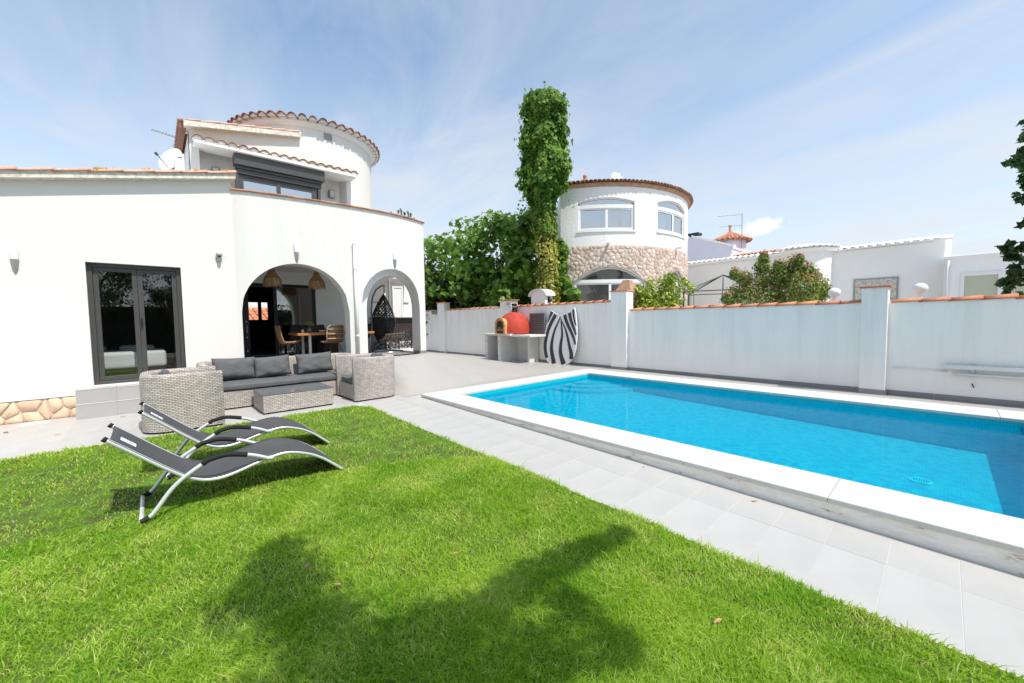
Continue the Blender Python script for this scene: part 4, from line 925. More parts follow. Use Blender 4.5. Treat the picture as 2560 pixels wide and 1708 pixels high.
for k in range(13):
    y = -.22 + .52 * k / 12
    st.tube([(-.36, y, .47), (-.2, y, .36), (.05, y, .34), (.25, y, .40), (.36, y + .03, .50)], .009, 4, cap=False)
stuff(st.build('woven_seat', m_rattan_pale, eg)); MB().tube([(.36, -.22, .50), (.40, .02, .52), (.38, .34, .54)], .018, 6).build('seat_edge', m_rattan_pale, eg, smooth=True)
# bar counter with cut-out screen front
bar = thing('bar_counter', 'dark bar counter with cut-out leaf screen front behind the hanging chair', 'counter', (-11.35, 5.45, FZ))
MB().box((-.25, -.72, .93), (.12, 1.0, .98)).build('counter_top', m_dark_wood, bar, bevel=.005)
for k in range(3): MB().box((.0, -.70, .60 + .115 * k), (.03, .98, .705 + .115 * k)).build('plank', m_dark_wood, bar, bevel=.004)
sc_ = MB(); rb = random.Random(12)
for k in range(520):
    y = rb.uniform(-.68, .96); z = rb.uniform(.03, .58); a = rb.uniform(0, PI); L = rb.uniform(.025, .06)
    dy_, dz_ = L * math.cos(a), L * math.sin(a)
    if abs(y + dy_ - .14) > .82 or not .01 < z + dz_ < .59 or not .01 < z - dz_ < .59: continue
    sc_.tube([(.02, y - dy_, z - dz_), (.02, y + dy_, z + dz_)], .008, 4, cap=False)
stuff(sc_.build('cut_out_screen', m_wicker_dk, bar))
for y in (-.70, -.28, .14, .56, .96): MB().box((.0, y - .018, 0), (.035, y + .018, .60)).build('post', m_dark_wood, bar)
MB().box((-.23, -.70, .0), (-.20, .98, .93)).build('back_panel', m_cwhite, bar)
# bright yard behind the porch
MB().box((-15.2, 5.392, 2.95), (-12.75, 7.25, 3.12)).build('balcony_and_shade_slab', m_white_plain, house)  # unseen slab added over the yard to keep its wall in shade
yw = thing('yard_wall', 'white yard wall seen through the narrow arch behind the bar', 'wall', (-14.2, 5.4, 0))
MB().box((-.1, -.1, 0), (.1, 2.35, 3.4)).build('wall_panel', m_white_plain, yw); MB().box((.1, -.1, 2.18), (.13, 2.0, 2.21)).build('rail', m_lampgrey, yw)
wd = thing('window_leaf', 'tall narrow white window leaf standing behind the bar', 'window', (-12.6, 6.02, FZ))
q = MB(); frame(q, -.03, .03, 0, .38, .2, 2.05, .05); q.build('frame', m_pvc, wd, bevel=.004); MB().box((-.006, .05, .25), (.006, .33, 2.0)).build('pane', m_curtain, wd)
MB().box((-.05, -.12, .0), (.02, -.05, 2.3)).build('post', m_lampgrey, wd)
ps = thing('folded_parasol', 'folded white parasol leaning behind the bar', 'parasol', (-12.4, 5.45, FZ + .98))
MB().lathe([(.015, 0), (.06, .05), (.075, .25), (.05, .6), (.012, .85), (0, .86)], 12, mat=Matrix.Rotation(-.28, 4, 'X')).build('canopy', m_curtain, ps, smooth=True); MB().tube([(0, 0, -.9), (0, .0, 0)], .015, 6).build('pole', m_pvc, ps)
t = thing('switch_box', 'small white switch box on the porch pillar by the hanging chair', 'switch', (-11.4, 4.72, FZ + .88)); MB().box((0, -.045, -.06), (.04, .045, .06)).build('cover', m_pvc, t, bevel=.006); MB().box((.04, -.02, -.02), (.046, .02, .03)).build('rocker', m_dish, t)
# sunlit tiled roof visible through the rear windows
rr_ = thing('rear_roof', 'sunlit orange tiled roof seen through the small rear windows', 'roof', (-20.5, 3.4, 0))
MB().prism([(1.1, 1.55), (-1.5, 2.25), (-1.5, -.2), (1.1, -.2)], -1.5, 1.5, 'y').build('roof_slope', m_terra_wall, rr_)
rt = tile_mesh('roof_tile', .09, .6, m_terra_wall, .015, 7)
for i in range(10):
    for j in range(4):
        o = inst('roof_tile', rt, rr_, (1.12 - .55 * j, -1.2 + .26 * i, 1.56 + .148 * j)); o.rotation_euler = (Matrix.Rotation(PI, 4, 'Z') @ Matrix.Rotation(-.26, 4, 'Y')).to_euler()
yb = thing('rear_house', 'white house wall beyond the orange roof behind the porch', 'house', (-23, 3.4, 0)); MB().box((-.2, -4, -.2), (.2, 4, 4.2)).build('wall', m_far_white, yb); MB().box((.2, -.3, 2.0), (.24, -.05, 3.2)).build('window', m_anth, yb)

# ================================================================== TERRACE FURNITURE
def sweep_wall(name, path, prof, mat, parent, closed_caps=True):
    """path: list of (x,y,nx,ny) with outward normal; prof: (offset inward, z) outer-bottom over the top to inner-bottom"""
    mb = MB(); n = len(path); m = len(prof); vs = []; us = [0]
    for i in range(1, n): us.append(us[-1] + math.hypot(path[i][0] - path[i - 1][0], path[i][1] - path[i - 1][1]))
    vv = [0]
    for k in range(1, m): vv.append(vv[-1] + math.hypot(prof[k][0] - prof[k - 1][0], prof[k][1] - prof[k - 1][1]))
    for (x, y, nx, ny) in path:
        for d, z in prof: vs.append((x - nx * d, y - ny * d, z))
    fs = []; uvs = []
    for i in range(n - 1):
        for k in range(m - 1):
            fs.append((i * m + k, (i + 1) * m + k, (i + 1) * m + k + 1, i * m + k + 1)); uvs.append([(us[i], vv[k]), (us[i + 1], vv[k]), (us[i + 1], vv[k + 1]), (us[i], vv[k + 1])])
    for e, i in ((0, 0), (1, n - 1)):
        f = tuple(i * m + k for k in range(m)); f = f if e == 0 else f[::-1]
        fs.append(f); uvs.append([(prof[k][0], prof[k][1]) for k in (range(m) if e == 0 else range(m - 1, -1, -1))])
    mb.add(vs, fs, uvs); o = mb.build(name, mat, parent, smooth=True)
    return o
def tub_path(w, d, r, seg=9):
    """U open to +Y: starts at front right, round the back (-Y), to front left"""
    pts = [(w / 2, d, 1, 0), (w / 2, d * .5, 1, 0), (w / 2, r, 1, 0)]
    for i in range(1, seg): a = PI / 2 * i / seg; pts.append((w / 2 - r + r * math.cos(a), r - r * math.sin(a), math.cos(a), -math.sin(a)))
    pts += [(w / 2 - r, 0, 0, -1), (0, 0, 0, -1), (-w / 2 + r, 0, 0, -1)]
    for i in range(1, seg): a = PI / 2 * i / seg; pts.append((-w / 2 + r - r * math.sin(a), r - r * math.cos(a), -math.sin(a), -math.cos(a)))
    pts += [(-w / 2, r, -1, 0), (-w / 2, d * .5, -1, 0), (-w / 2, d, -1, 0)]
    return pts[::-1]
def round_prof(h, t, z0, r=.045):
    p = [(0, z0), (0, h * .5), (0, h - r)] + [(r - r * math.cos(a), h - r + r * math.sin(a)) for a in (PI / 6, PI / 3, PI / 2)] + [(t - r + r * math.sin(a), h - r + r * math.cos(a)) for a in (PI / 6, PI / 3, PI / 2)] + [(t, h * .5), (t, z0)]
    return p
def cushion(name, w, d, h, mat, parent, loc, sag=.02, seed=0, wr=.012, n=14, piping=False):
    """soft box w x d x h, rounded, slightly wrinkled"""
    bm = bmesh.new(); bmesh.ops.create_cube(bm, size=2); bmesh.ops.subdivide_edges(bm, edges=bm.edges[:], cuts=n, use_grid_fill=True)
    for v in bm.verts:
        x, y, z = v.co
        f = (1 - abs(x) ** 6 * .5) * (1 - abs(y) ** 6 * .5)
        p = 5.5; l = (abs(x) ** p + abs(y) ** p + abs(z) ** p) ** (1 / p); m_ = max(abs(x), abs(y), abs(z)); s_ = m_ / l if l else 1
        nx, ny, nz_ = x * s_, y * s_, z * s_
        q = Vector((nx * w / 2, ny * d / 2, nz_ * h / 2 * (.72 + .28 * f)))
        w_ = noise.fractal(Vector((q.x * 5 + seed * 3.1, q.y * 5, q.z * 9)), 1.0, 2.0, 4) * wr
        q += Vector((x, y, z)).normalized() * w_
        if nz_ > 0: q.z -= sag * (1 - nx * nx) * (1 - ny * ny)
        v.co = q
    me = D.meshes.new(name); bm.to_mesh(me); bm.free(); me.materials.append(mat); me.polygons.foreach_set('use_smooth', [True] * len(me.polygons))
    o = D.objects.new(name, me); COL.objects.link(o); o.parent = parent; o.location = loc; return o
def pillow_mesh(name, w, h, t, seed):
    nx, nz = 22, 16; rp_ = random.Random(seed); vs = []
    for side in (1, -1):
        for j in range(nz + 1):
            for i in range(nx + 1):
                u = -1 + 2 * i / nx; v = -1 + 2 * j / nz
                pu = u * (1 - .055 * (1 - v * v)) ; pv = v * (1 - .07 * (1 - u * u))
                pinch = (1 - abs(u) ** 3.2) * (1 - abs(v) ** 3.2)
                y = side * t / 2 * max(0, pinch) ** .55
                wr_ = noise.fractal(Vector((u * 2.2 + seed, v * 2.2, side * 2.)), 1., 2., 4) * .016 * (pinch ** .3 if pinch > 0 else 0)
                crease = .012 * math.sin(9 * u * v + seed) * (1 - pinch) if pinch > 0 else 0
                vs.append((pu * w / 2, y + wr_ + crease, pv * h / 2))
    n = (nx + 1) * (nz + 1); fs = []
    for s_ in range(2):
        for j in range(nz):
            for i in range(nx):
                a = s_ * n + j * (nx + 1) + i; f = (a, a + 1, a + nx + 2, a + nx + 1); fs.append(f if s_ else f[::-1])
    me = D.meshes.new(name); me.from_pydata(vs, [], fs); me.update(); bm = bmesh.new(); bm.from_mesh(me); bmesh.ops.remove_doubles(bm, verts=bm.verts, dist=.0008); bm.to_mesh(me); bm.free()
    me.materials.append(m_fabric); me.polygons.foreach_set('use_smooth', [True] * len(me.polygons)); return me
def pillow(label, loc, rot, w, h, t, seed, grp='charcoal back pillows of the wicker seats'):
    o = D.objects.new('pillow', pillow_mesh('pillow', w, h, t, seed)); COL.objects.link(o); o.location = loc; o.rotation_euler = rot
    return tag(o, label, 'pillow', grp)
def tub_seat(name, label, cat, w, d, loc, rz, H=.79, grp=None, r=.30, sofa=False):
    t = thing(name, label, cat, loc, rz, grp)
    sweep_wall('wicker_shell', tub_path(w, d, r), round_prof(H, .13, .025), m_wicker, t)
    b = MB().box((-w / 2 + .128, .128, .025), (w / 2 - .128, d - (.012 if sofa else .02), .30)); b.build('seat_base', m_wicker, t, uvbox=True)
    sk = MB(); P = tub_path(w - .05, d - .03, r)
    sk.prism([(p[0], p[1] + .012) for p in P], .0, .026, 'z').build('foot_frame', m_foam, t)
    cushion('seat_cushion', w - .27, d - .15 + (.03 if sofa else 0), .135, m_fabric, t, (0, .13 + (d - .15) / 2 + (.02 if sofa else .01), .365), .012, seed=len(name), wr=.008, n=18)
    return t
tub_seat('armchair', 'round-backed wicker armchair on the left, side towards the loungers', 'armchair', .96, .87, (-7.37, -.17, .02), 0, .785, 'grey wicker tub armchairs')
tub_seat('armchair', 'round-backed wicker armchair on the right near the pool', 'armchair', 1.0, .87, (-7.585, 3.50, .02), PI, .80, 'grey wicker tub armchairs')
tub_seat('sofa', 'long grey wicker sofa with charcoal cushions in front of the porch', 'sofa', 2.62, .88, (-8.95, 1.83, .02), -PI / 2, .785, None, .26, True)
pillow('charcoal pillow at the left end of the sofa', (-8.66, 1.055, .66), (math.radians(-14), math.radians(1.5), PI / 2 + .02), .66, .40, .20, 2)
pillow('charcoal pillow in the middle of the sofa', (-8.66, 1.655, .645), (math.radians(-14), math.radians(-2.5), PI / 2 - .03), .62, .40, .20, 5)
pillow('charcoal pillow at the right end of the sofa', (-8.62, 2.40, .655), (math.radians(-16), math.radians(-2), PI / 2 - .05), .68, .41, .20, 9)
pillow('charcoal pillow inside the left armchair', (-7.5, .115, .60), (math.radians(-10), 0, PI), .46, .46, .17, 12)
pillow('charcoal pillow inside the right armchair', (-7.72, 3.29, .62), (math.radians(-12), 0, 0), .46, .46, .17, 15)
t = thing('coffee_table', 'low oblong wicker coffee table with grey glass top', 'coffee table', (-7.585, 1.755, .02))
o = MB().box((-.405, -.53, .02), (.405, .53, .305)).build('wicker_body', m_wicker, t, uvbox=True, bevel=.012)
m_gtop = M('grey_glass_top', (.16, .17, .175), .12, spec=.6)
MB().box((-.41, -.535, .306), (.41, .535, .316)).build('glass_top', m_gtop, t, bevel=.002); MB().box((-.38, -.5, 0), (.38, .5, .02)).build('foot_frame', m_foam, t)
t = thing('lotion_bottle', 'white and pink lotion bottle on the right end of the sofa seat', 'bottle', (-8.16, 2.66, .452), .4)
MB().lathe([(.03, 0), (.036, .015), (.036, .10), (.03, .125), (.014, .14), (.012, .155), (0, .157)], 16).build('bottle_body', m_pvc, t, smooth=True); MB().lathe([(.0365, .03), (.0368, .085)], 16).build('label', m_pink, t, smooth=True)

# sun loungers
def lounger():
    t = thing('sun_lounger', 'near charcoal sling sun lounger with white tube frame on the lawn', 'sun lounger', (0, 0, 0), 0, 'wave-shaped sun loungers on the lawn')
    rail = [(-.29, .662), (-.168, .55), (.008, .386), (.122, .288), (.182, .25), (.258, .217), (.345, .206), (.42, .215), (.499, .234), (.572, .255), (.647, .273), (.733, .291), (.822, .300), (.912, .286), (1.024, .245), (1.10, .203), (1.17, .154), (1.25, .085), (1.323, .019)]
    # smooth the rail with a Catmull-Rom pass
    def cr(P, k=5):
        out = []
        for i in range(len(P) - 1):
            p0, p1, p2, p3 = P[max(i - 1, 0)], P[i], P[i + 1], P[min(i + 2, len(P) - 1)]
            for q in range(k):
                s_ = q / k; out.append(tuple(.5 * (2 * b + (c - a) * s_ + (2 * a - 5 * b + 4 * c - d_) * s_ * s_ + (3 * b - a - 3 * c + d_) * s_ ** 3) for a, b, c, d_ in zip(p0, p1, p2, p3)))
        return out + [P[-1]]
    R = cr(rail, 4); W = .27
    for sx in (1, -1):
        MB().tube([(sx * W, y, z) for y, z in R], .0155, 10).build('side_rail', m_alu, t, smooth=True)
        e = Vector((sx * W, R[0][0], R[0][1])); d_ = (Vector((sx * W, R[1][0], R[1][1])) - e).normalized()
        MB().tube([e - d_ * .012, e + d_ * .012], .0185, 10).build('end_cap', m_foam, t, smooth=True)
    # sling: sags between the rails, thin cloth with a hem at each end
    vs = []; nx = 10
    for y, z in R[1:]:
        for k in range(nx + 1):
            u = -1 + 2 * k / nx; vs.append((u * (W + .012), y, z + .0195 - .028 * (1 - u * u)))
    m_ = len(R) - 1; fs = [(i * (nx + 1) + k, i * (nx + 1) + k + 1, (i + 1) * (nx + 1) + k + 1, (i + 1) * (nx + 1) + k) for i in range(m_ - 1) for k in range(nx)]
    o = MB().add(vs, fs).build('sling', m_sling, t, smooth=True); sm = o.modifiers.new('s', 'SOLIDIFY'); sm.thickness = .004
    MB().tube([(u * W, R[1][0], R[1][1] + .002 - .036 * (1 - u * u)) for u in np.linspace(-1, 1, 9)], .007, 6).build('cross_bar', m_alu, t, smooth=True)
    def on_sling(x_, f):
        i0 = int(f); fr = f - i0; y = R[i0][0] * (1 - fr) + R[i0 + 1][0] * fr; z = R[i0][1] * (1 - fr) + R[i0 + 1][1] * fr; return (x_, y + .002, z + .0225 - .028 * (1 - (x_ / (W + .012)) ** 2))
    q = MB()
    for i in range(4):
        for k in range(4): q.add([on_sling(-.06 + .10 * a / 4, 2.4 + 2.2 * b / 4) for a, b in ((k, i), (k + 1, i), (k + 1, i + 1), (k, i + 1))], [(0, 1, 2, 3)])
    q.build('label', m_label, t)
    q = MB()
    for (a, b, c, d_) in ((.3, .7, .25, .3), (.3, .7, .42, .47), (.25, .75, .60, .68)):
        q.add([(p[0], p[1] + .0006, p[2] + .0012) for p in (on_sling(-.06 + .10 * u, 2.4 + 2.2 * v) for u, v in ((a, c), (b, c), (b, d_), (a, d_)))], [(0, 1, 2, 3)])
    q.build('label_print', m_lampgrey, t)
    arm = cr([(-.13, .014), (-.064, .056), (.031, .189), (.092, .253), (.155, .302), (.24, .355), (.277, .378), (.35, .392), (.41, .393), (.485, .376), (.556, .354), (.62, .328), (.705, .284)], 4)
    AX = W + .026
    for sx in (1, -1):
        MB().tube([(sx * AX, y, z) for y, z in arm], .0155, 10).build('arm_tube', m_alu, t, smooth=True)
        sl = [p for p in arm if .225 < p[0] < .555]
        MB().tube([(sx * AX, y, z) for y, z in sl], .0205, 10).build('arm_sleeve', m_foam, t, smooth=True)
        MB().tube([(sx * (W + .02), .69, .288), (sx * (W + .02), .735, .290)], .019, 8).build('joint', m_alu, t, smooth=True)
        lo_ = [p for p in arm if p[0] < -.075]
        MB().tube([(sx * AX, y, z) for y, z in lo_], .021, 10).build('foot_sleeve', m_foam, t, smooth=True)
    MB().tube([(u * AX, -.13, .016) for u in np.linspace(-1, 1, 5)], .0155, 10).build('base_bar', m_alu, t, smooth=True)
    return t
lg = lounger(); lg.location = (-4.245, 0, gz(-4.2) + .012)
dup(lg, (-5.175, .17, gz(-5.2) + .012), 0, 'far charcoal sling sun lounger with white tube frame, nearer the wicker chair')

# ================================================================== BOUNDARY WALL
WY = 9.9
gw = thing('garden_wall', 'long white rendered garden wall with orange capping tiles behind the pool', 'wall')
MB().box((-24, WY, -.05), (-6.50, WY + .16, 1.955)).build('wall_panel', m_bwall, gw)
MB().box((-6.0, WY, -.05), (-1.06, WY + .16, 1.69)).build('wall_panel', m_bwall, gw)
MB().box((-.70, WY, -.05), (7.0, WY + .16, 1.685)).build('wall_panel', m_bwall, gw)
MB().box((-6.5, WY - .12, -.05), (-5.995, WY + .24, 2.225)).build('pillar', m_bwall, gw, bevel=.01)
MB().box((-1.06, WY - .14, -.05), (-.70, WY + .2, 1.955)).build('pillar', m_bwall, gw, bevel=.01)
MB().box((-15.9, WY - .10, -.05), (-15.35, WY + .24, 2.30)).build('pillar', m_bwall, gw, bevel=.01)
MB().box((-11.5, WY - .03, -.05), (-10.86, WY + .30, 2.20)).build('pillar', m_bwall, gw, bevel=.01)
wt = tile_mesh('cap_tile', .115, .38, m_terra_wall, .016, 9, .80, .62)
wt_old = tile_mesh('cap_tile', .115, .38, m_terra_lime, .016, 9, .80, .62)
def caps(x0, x1, z, mesh, step=.335, up=1):
    n = int((x1 - x0) / step)
    st = (x1 - x0) / n
    for k in range(n):
        xx = x0 + st * k
        o = inst('cap_tile', mesh, gw, (xx + st + .04 if up > 0 else xx, WY + .08 + random.uniform(-.006, .006), z + random.uniform(-.004, .004)), (0, 0, 0), (1, random.uniform(.96, 1.05), random.uniform(.95, 1.08)))
        o.rotation_euler = (Matrix.Rotation(PI, 4, 'Z') @ Matrix.Rotation(.05, 4, 'Y')).to_euler()
caps(-24, -15.95, 1.955, wt_old); caps(-15.3, -11.55, 1.955, wt_old); caps(-10.82, -6.54, 1.955, wt); caps(-5.98, -1.08, 1.69, wt); caps(-.68, 7.0, 1.685, wt)
def captile(cx, cy, w, d, z):
    MB().box((cx - w / 2, cy - d / 2, z), (cx + w / 2, cy + d / 2, z + .03)).build('pillar_cap', m_terra_wall, gw, bevel=.006)
captile(-.88, WY + .03, .44, .42, 1.956); captile(-6.25, WY + .06, .56, .42, 2.226); captile(-11.18, WY + .135, .76, .42, 2.201); captile(-15.62, WY + .07, .66, .42, 2.301)
def skirt(x0, x1, y, z=.085):
    x = x0
    while x < x1 - .01:
        b = min(x + .602, x1); MB().box((x, y - .013, -.04), (b - .003, y + .004, z)).build('skirting', m_skirt, gw); x += .605
skirt(-20, -16.0, WY); skirt(-15.3, -11.5, WY); skirt(-10.85, -6.505, WY); skirt(-5.99, -1.07, WY); skirt(-.695, 1.5, WY); skirt(-6.5, -5.995, WY - .12); skirt(-1.06, -.70, WY - .14); skirt(-15.9, -15.35, WY - .10); skirt(-11.5, -10.86, WY - .03)
MB().box((-.699, WY - .153, -.04), (-.687, WY, .085)).build('skirting', m_skirt, gw); MB().box((-5.994, WY - .133, -.04), (-5.982, WY, .085)).build('skirting', m_skirt, gw)
vn = MB(); frame(vn, -10.855, -10.842, WY + .02, WY + .24, 1.98, 2.16, .02)
MB().lathe([(.055, -.03), (.07, .0), (.055, .03), (.0, .04)], 12, (-11.05, WY - .05, 2.08)).build('vent_cowl', m_lampgrey, gw, smooth=True)
t = thing('mail_box', 'small dark letter box on the far wall pillar beside the house corner', 'letter box', (-16.1, WY - .1, 1.80)); MB().box((-.16, -.10, 0), (.16, 0, .16)).build('box_body', m_grey_plastic, t, bevel=.01); MB().box((-.13, -.105, .1), (.13, -.1, .125)).build('slot', m_black, t)
t = thing('wall_tap', 'small metal tap low on the far garden wall', 'tap', (-16.8, WY, 1.58)); MB().tube([(0, 0, 0), (0, -.09, 0), (0, -.12, -.05)], .018, 8).tube([(-.05, -.06, .04), (.05, -.06, .04)], .012, 6).build('spout', m_chrome, t)
# oven stand, oven, grill panel, board
ov = thing('oven_stand', 'white concrete oven stand with slab legs and side shelf against the garden wall', 'stand', (-10.3, 9.25, 0))
MB().box((-1.0, -.36, .93), (.42, .62, 1.0)).build('worktop', m_cwhite, ov, bevel=.01); MB().box((.43, -.30, .90), (1.32, .62, .97)).build('side_shelf', m_cwhite, ov, bevel=.01)
for x in (-.98, -.26): MB().box((x, -.33, .012), (x + .15, .60, .93)).build('slab_leg', m_cwhite, ov, bevel=.01)
MB().box((.74, .15, .012), (.84, .60, .90)).build('slab_leg', m_cwhite, ov, bevel=.01); MB().box((-.11, .48, .012), (.74, .60, .90)).build('back_slab', m_cwhite, ov, bevel=.006)
for x in (-.90, -.19):
    for z in (.22, .72): MB().lathe([(.022, -.004), (.022, .006), (0, .006)], 10, mat=Matrix.Translation((x, -.331, z)) @ Matrix.Rotation(PI / 2, 4, 'X')).build('bolt', m_lampgrey, ov)
oc = thing('pizza_oven', 'red domed pizza oven with ochre brick mouth on the white stand', 'oven', (-10.32, 9.42, 1.002))
dm = MB().lathe([(.56, 0), (.56, .18), (.545, .30), (.50, .43), (.43, .55), (.33, .65), (.2, .715), (.08, .74), (0, .745)], 36, (0.08, 0, 0)); dm.build('dome', m_red_clay, oc, smooth=True)
am = Matrix.Translation((.06, -.55, 0)) @ Matrix.Rotation(math.radians(3), 4, 'Z') @ Matrix.Diagonal((.78, 1, 1, 1))
mp_ = MB(); ar_o = [(-.30, 0), (-.30, .30)] + [(-.30 * math.cos(PI * i / 10), .30 + .24 * math.sin(PI * i / 10)) for i in range(1, 10)] + [(.30, .30), (.30, 0)]
mp_.prism([(a * .98, b * .98) for a, b in ar_o], -.06, .45, 'y', am).build('mouth_tunnel', m_brick_ochre, oc)
nb = 15
for i in range(nb):                                           # brick voussoirs round the mouth
    def pp(t, r):
        if t < .27: return (-(.30 + r), t / .27 * .30)
        if t > .73: return ((.30 + r), (1 - t) / .27 * .30)
        a = PI * (t - .27) / .46; return (-(.30 + r) * math.cos(a), .30 + (.24 + r) * math.sin(a))
    a, b = (i + .04) / nb, (i + .96) / nb
    MB().prism([pp(a, -.085), pp(a, .012), pp(b, .012), pp(b, -.085)], -.11 + random.uniform(-.006, .006), -.055, 'y', am).build('brick', m_brick_ochre, oc, bevel=.006)
MB().prism([(-.21, .02), (-.21, .30)] + [(-.21 * math.cos(PI * i / 8), .30 + .15 * math.sin(PI * i / 8)) for i in range(1, 8)] + [(.21, .30), (.21, .02)], -.075, -.065, 'y', am).build('oven_door', m_soot, oc)
MB().tube([am @ Vector((-.06, -.08, .2)), am @ Vector((-.06, -.12, .2)), am @ Vector((.06, -.12, .2)), am @ Vector((.06, -.08, .2))], .011, 6).build('door_handle', m_chrome, oc)
for z in (.10, .14): MB().box((-.19, -.083, z), (.19, -.076, z + .018), am).build('door_bar', m_brick_ochre, oc)
fl = thing('flue', 'short dark flue pipe behind the red oven dome', 'flue', (-10.62, 9.80, 1.0)); MB().lathe([(.09, .45), (.09, 1.02), (.11, 1.03), (.11, 1.07), (0, 1.08)], 16).build('flue_pipe', m_soot, fl); MB().lathe([(.12, .93), (.12, .97)], 16).build('collar', m_chrome, fl)
gp = thing('grill_panel', 'dark ribbed square panel standing behind the side shelf', 'panel', (-9.43, 9.74, .972))
MB().box((-.36, .0, 0), (.36, .03, .72)).build('plate', m_grey_plastic, gp, bevel=.006)
for k in range(11): MB().box((-.33, -.014, .04 + .061 * k), (.33, .0, .075 + .061 * k)).build('slat', m_anth, gp, bevel=.004)
# zebra-painted board leaning on the wall
zb_ = thing('painted_board', 'white board with charcoal zebra stripes and a notched top leaning on the wall', 'board', (-8.36, 9.64, -.005))
zm = Matrix.Rotation(math.radians(-7), 4, 'X')
ol = [(-.50, 1.79), (-.55, 1.62), (-.63, 1.30), (-.68, 1.0), (-.70, .80), (-.69, .60), (-.65, .40), (-.57, .20), (-.47, .07), (-.36, .01), (-.1, .0), (.20, .0), (.36, .03), (.50, .14), (.60, .30), (.66, .52), (.68, .80), (.67, 1.05), (.63, 1.35), (.57, 1.65), (.51, 1.85), (.46, 1.82), (.36, 1.73), (.22, 1.66), (.05, 1.635), (-.12, 1.645), (-.28, 1.69), (-.40, 1.755), (-.46, 1.79)]
b_ = MB().prism(ol, -.05, .0, 'y', zm).build('board_body', m_board_w, zb_, bevel=.008); recalc(b_)
def stripe(c, w0, w1):
    mb = MB(); n = len(c); pts = []
    for i, (x, z) in enumerate(c):
        t_ = (c[min(i + 1, n - 1)][0] - c[max(i - 1, 0)][0], c[min(i + 1, n - 1)][1] - c[max(i - 1, 0)][1]); L = math.hypot(*t_); nx, nz = -t_[1] / L, t_[0] / L
        k = i / (n - 1); w = (w0 * (1 - k) + w1 * k) / 2; w *= 1.3; pts.append(((x + nx * w, z + nz * w), (x - nx * w, z - nz * w)))
    for i in range(n - 1):
        q = [pts[i][0], pts[i + 1][0], pts[i + 1][1], pts[i][1]]; mb.add([zm @ Vector((x, -.0535, z)) for x, z in q], [(0, 1, 2, 3)]); 
    o = mb.build('stripe', m_board_b, zb_); recalc(o); sm = o.modifiers.new('s', 'SOLIDIFY'); sm.thickness = .003; sm.offset = 0
def smooth(P, k=4):
    out = []
    for i in range(len(P) - 1):
        p0, p1, p2, p3 = P[max(i - 1, 0)], P[i], P[i + 1], P[min(i + 2, len(P) - 1)]
        for q in range(k):
            s_ = q / k; out.append(tuple(.5 * (2 * b + (c - a) * s_ + (2 * a - 5 * b + 4 * c - d) * s_ * s_ + (3 * b - a - 3 * c + d) * s_ ** 3) for a, b, c, d in zip(p0, p1, p2, p3)))
    return out + [P[-1]]
for c, a, b in (([(-.42, 1.73), (-.52, 1.52), (-.58, 1.38)], .10, .02), ([(-.25, 1.63), (-.38, 1.44), (-.52, 1.15), (-.60, .85), (-.62, .60), (-.57, .36), (-.50, .20)], .11, .10),
                ([(-.04, 1.56), (-.12, 1.38), (-.25, 1.10), (-.32, .80), (-.33, .55), (-.27, .30), (-.17, .03)], .03, .14), ([(-.01, 1.50), (.05, 1.20), (.09, .95), (.06, .70), (.07, .42), (.15, .20), (.24, .04)], .03, .15),
                ([(.02, 1.42), (.18, 1.20), (.30, .95), (.42, .62), (.51, .40), (.53, .22)], .02, .13), ([(.13, 1.62), (.24, 1.38), (.40, 1.14), (.52, .96), (.60, .80), (.65, .68)], .10, .05),
                ([(.32, 1.68), (.40, 1.45), (.50, 1.26), (.60, 1.08), (.65, .98)], .10, .04), ([(.47, 1.78), (.50, 1.58), (.56, 1.40), (.62, 1.28)], .06, .03)):
    stripe(smooth(c), a, b)
# objects along the top of the wall
ch = thing('wall_chimney', 'small white chimney with a rounded tile roof behind the garden wall', 'chimney', (-9.75, 10.30, 0))
MB().box((-.34, -.16, 1.3), (.34, .22, 2.33)).build('stack', m_white_plain, ch, bevel=.01)
MB().prism([(-.44, 2.30)] + [(-.44 * math.cos(PI * i / 12), 2.30 + .26 * math.sin(PI * i / 12)) for i in range(1, 12)] + [(.44, 2.30)] + [(.40, 2.30)] + [(.40 * math.cos(PI * i / 12), 2.30 + .22 * math.sin(PI * i / 12)) for i in range(1, 12)] + [(-.40, 2.30)], -.22, .28, 'y').build('cap', m_cwhite, ch)
MB().prism([(-.395, 2.325)] + [(-.395 * math.cos(PI * i / 12), 2.32 + .215 * math.sin(PI * i / 12)) for i in range(1, 12)] + [(.395, 2.325)], -.14, .2, 'y').build('cap_filling', m_white_plain, ch)
MB().box((.341, -.02, 2.06), (.35, .12, 2.26)).build('opening', m_black, ch)
MB().lathe([(0, -.1), (.07, -.06), (.075, .02), (.03, .06), (0, .06)], 12, (.385, .05, 2.16)).build('cowl', m_soot, ch, smooth=True)
bc = thing('barbecue_chimney', 'brown pyramid chimney hood behind the tall wall pillar', 'chimney', (-6.55, 10.75, 1.6))
MB().lathe([(.40, .60), (.40, .66), (.17, .98), (.15, 1.02), (.0, 1.04)], 4, (0, 0, 0), PI / 4, 2 * PI + PI / 4).build('hood', m_terra_brown, bc); MB().box((-.27, -.27, -.4), (.27, .27, .61)).build('stack', m_terra_brown, bc)
def wall_ball(x, label):
    t = thing('globe_light', label, 'lamp', (x, WY + .34, 1.5), 0, 'white globe lights behind the garden wall')
    MB().lathe([(.105 * math.sin(PI * k / 12), .42 + .095 * math.cos(PI * k / 12)) for k in range(13)], 24).build('globe', m_dish, t, smooth=True)
    MB().lathe([(.03, -.2), (.03, .32), (.05, .325), (.05, .335)], 14).build('stem', m_pvc, t); return t
wall_ball(-.32, 'white globe light right of the near wall pillar'); wall_ball(-1.53, 'white globe light left of the near wall pillar')
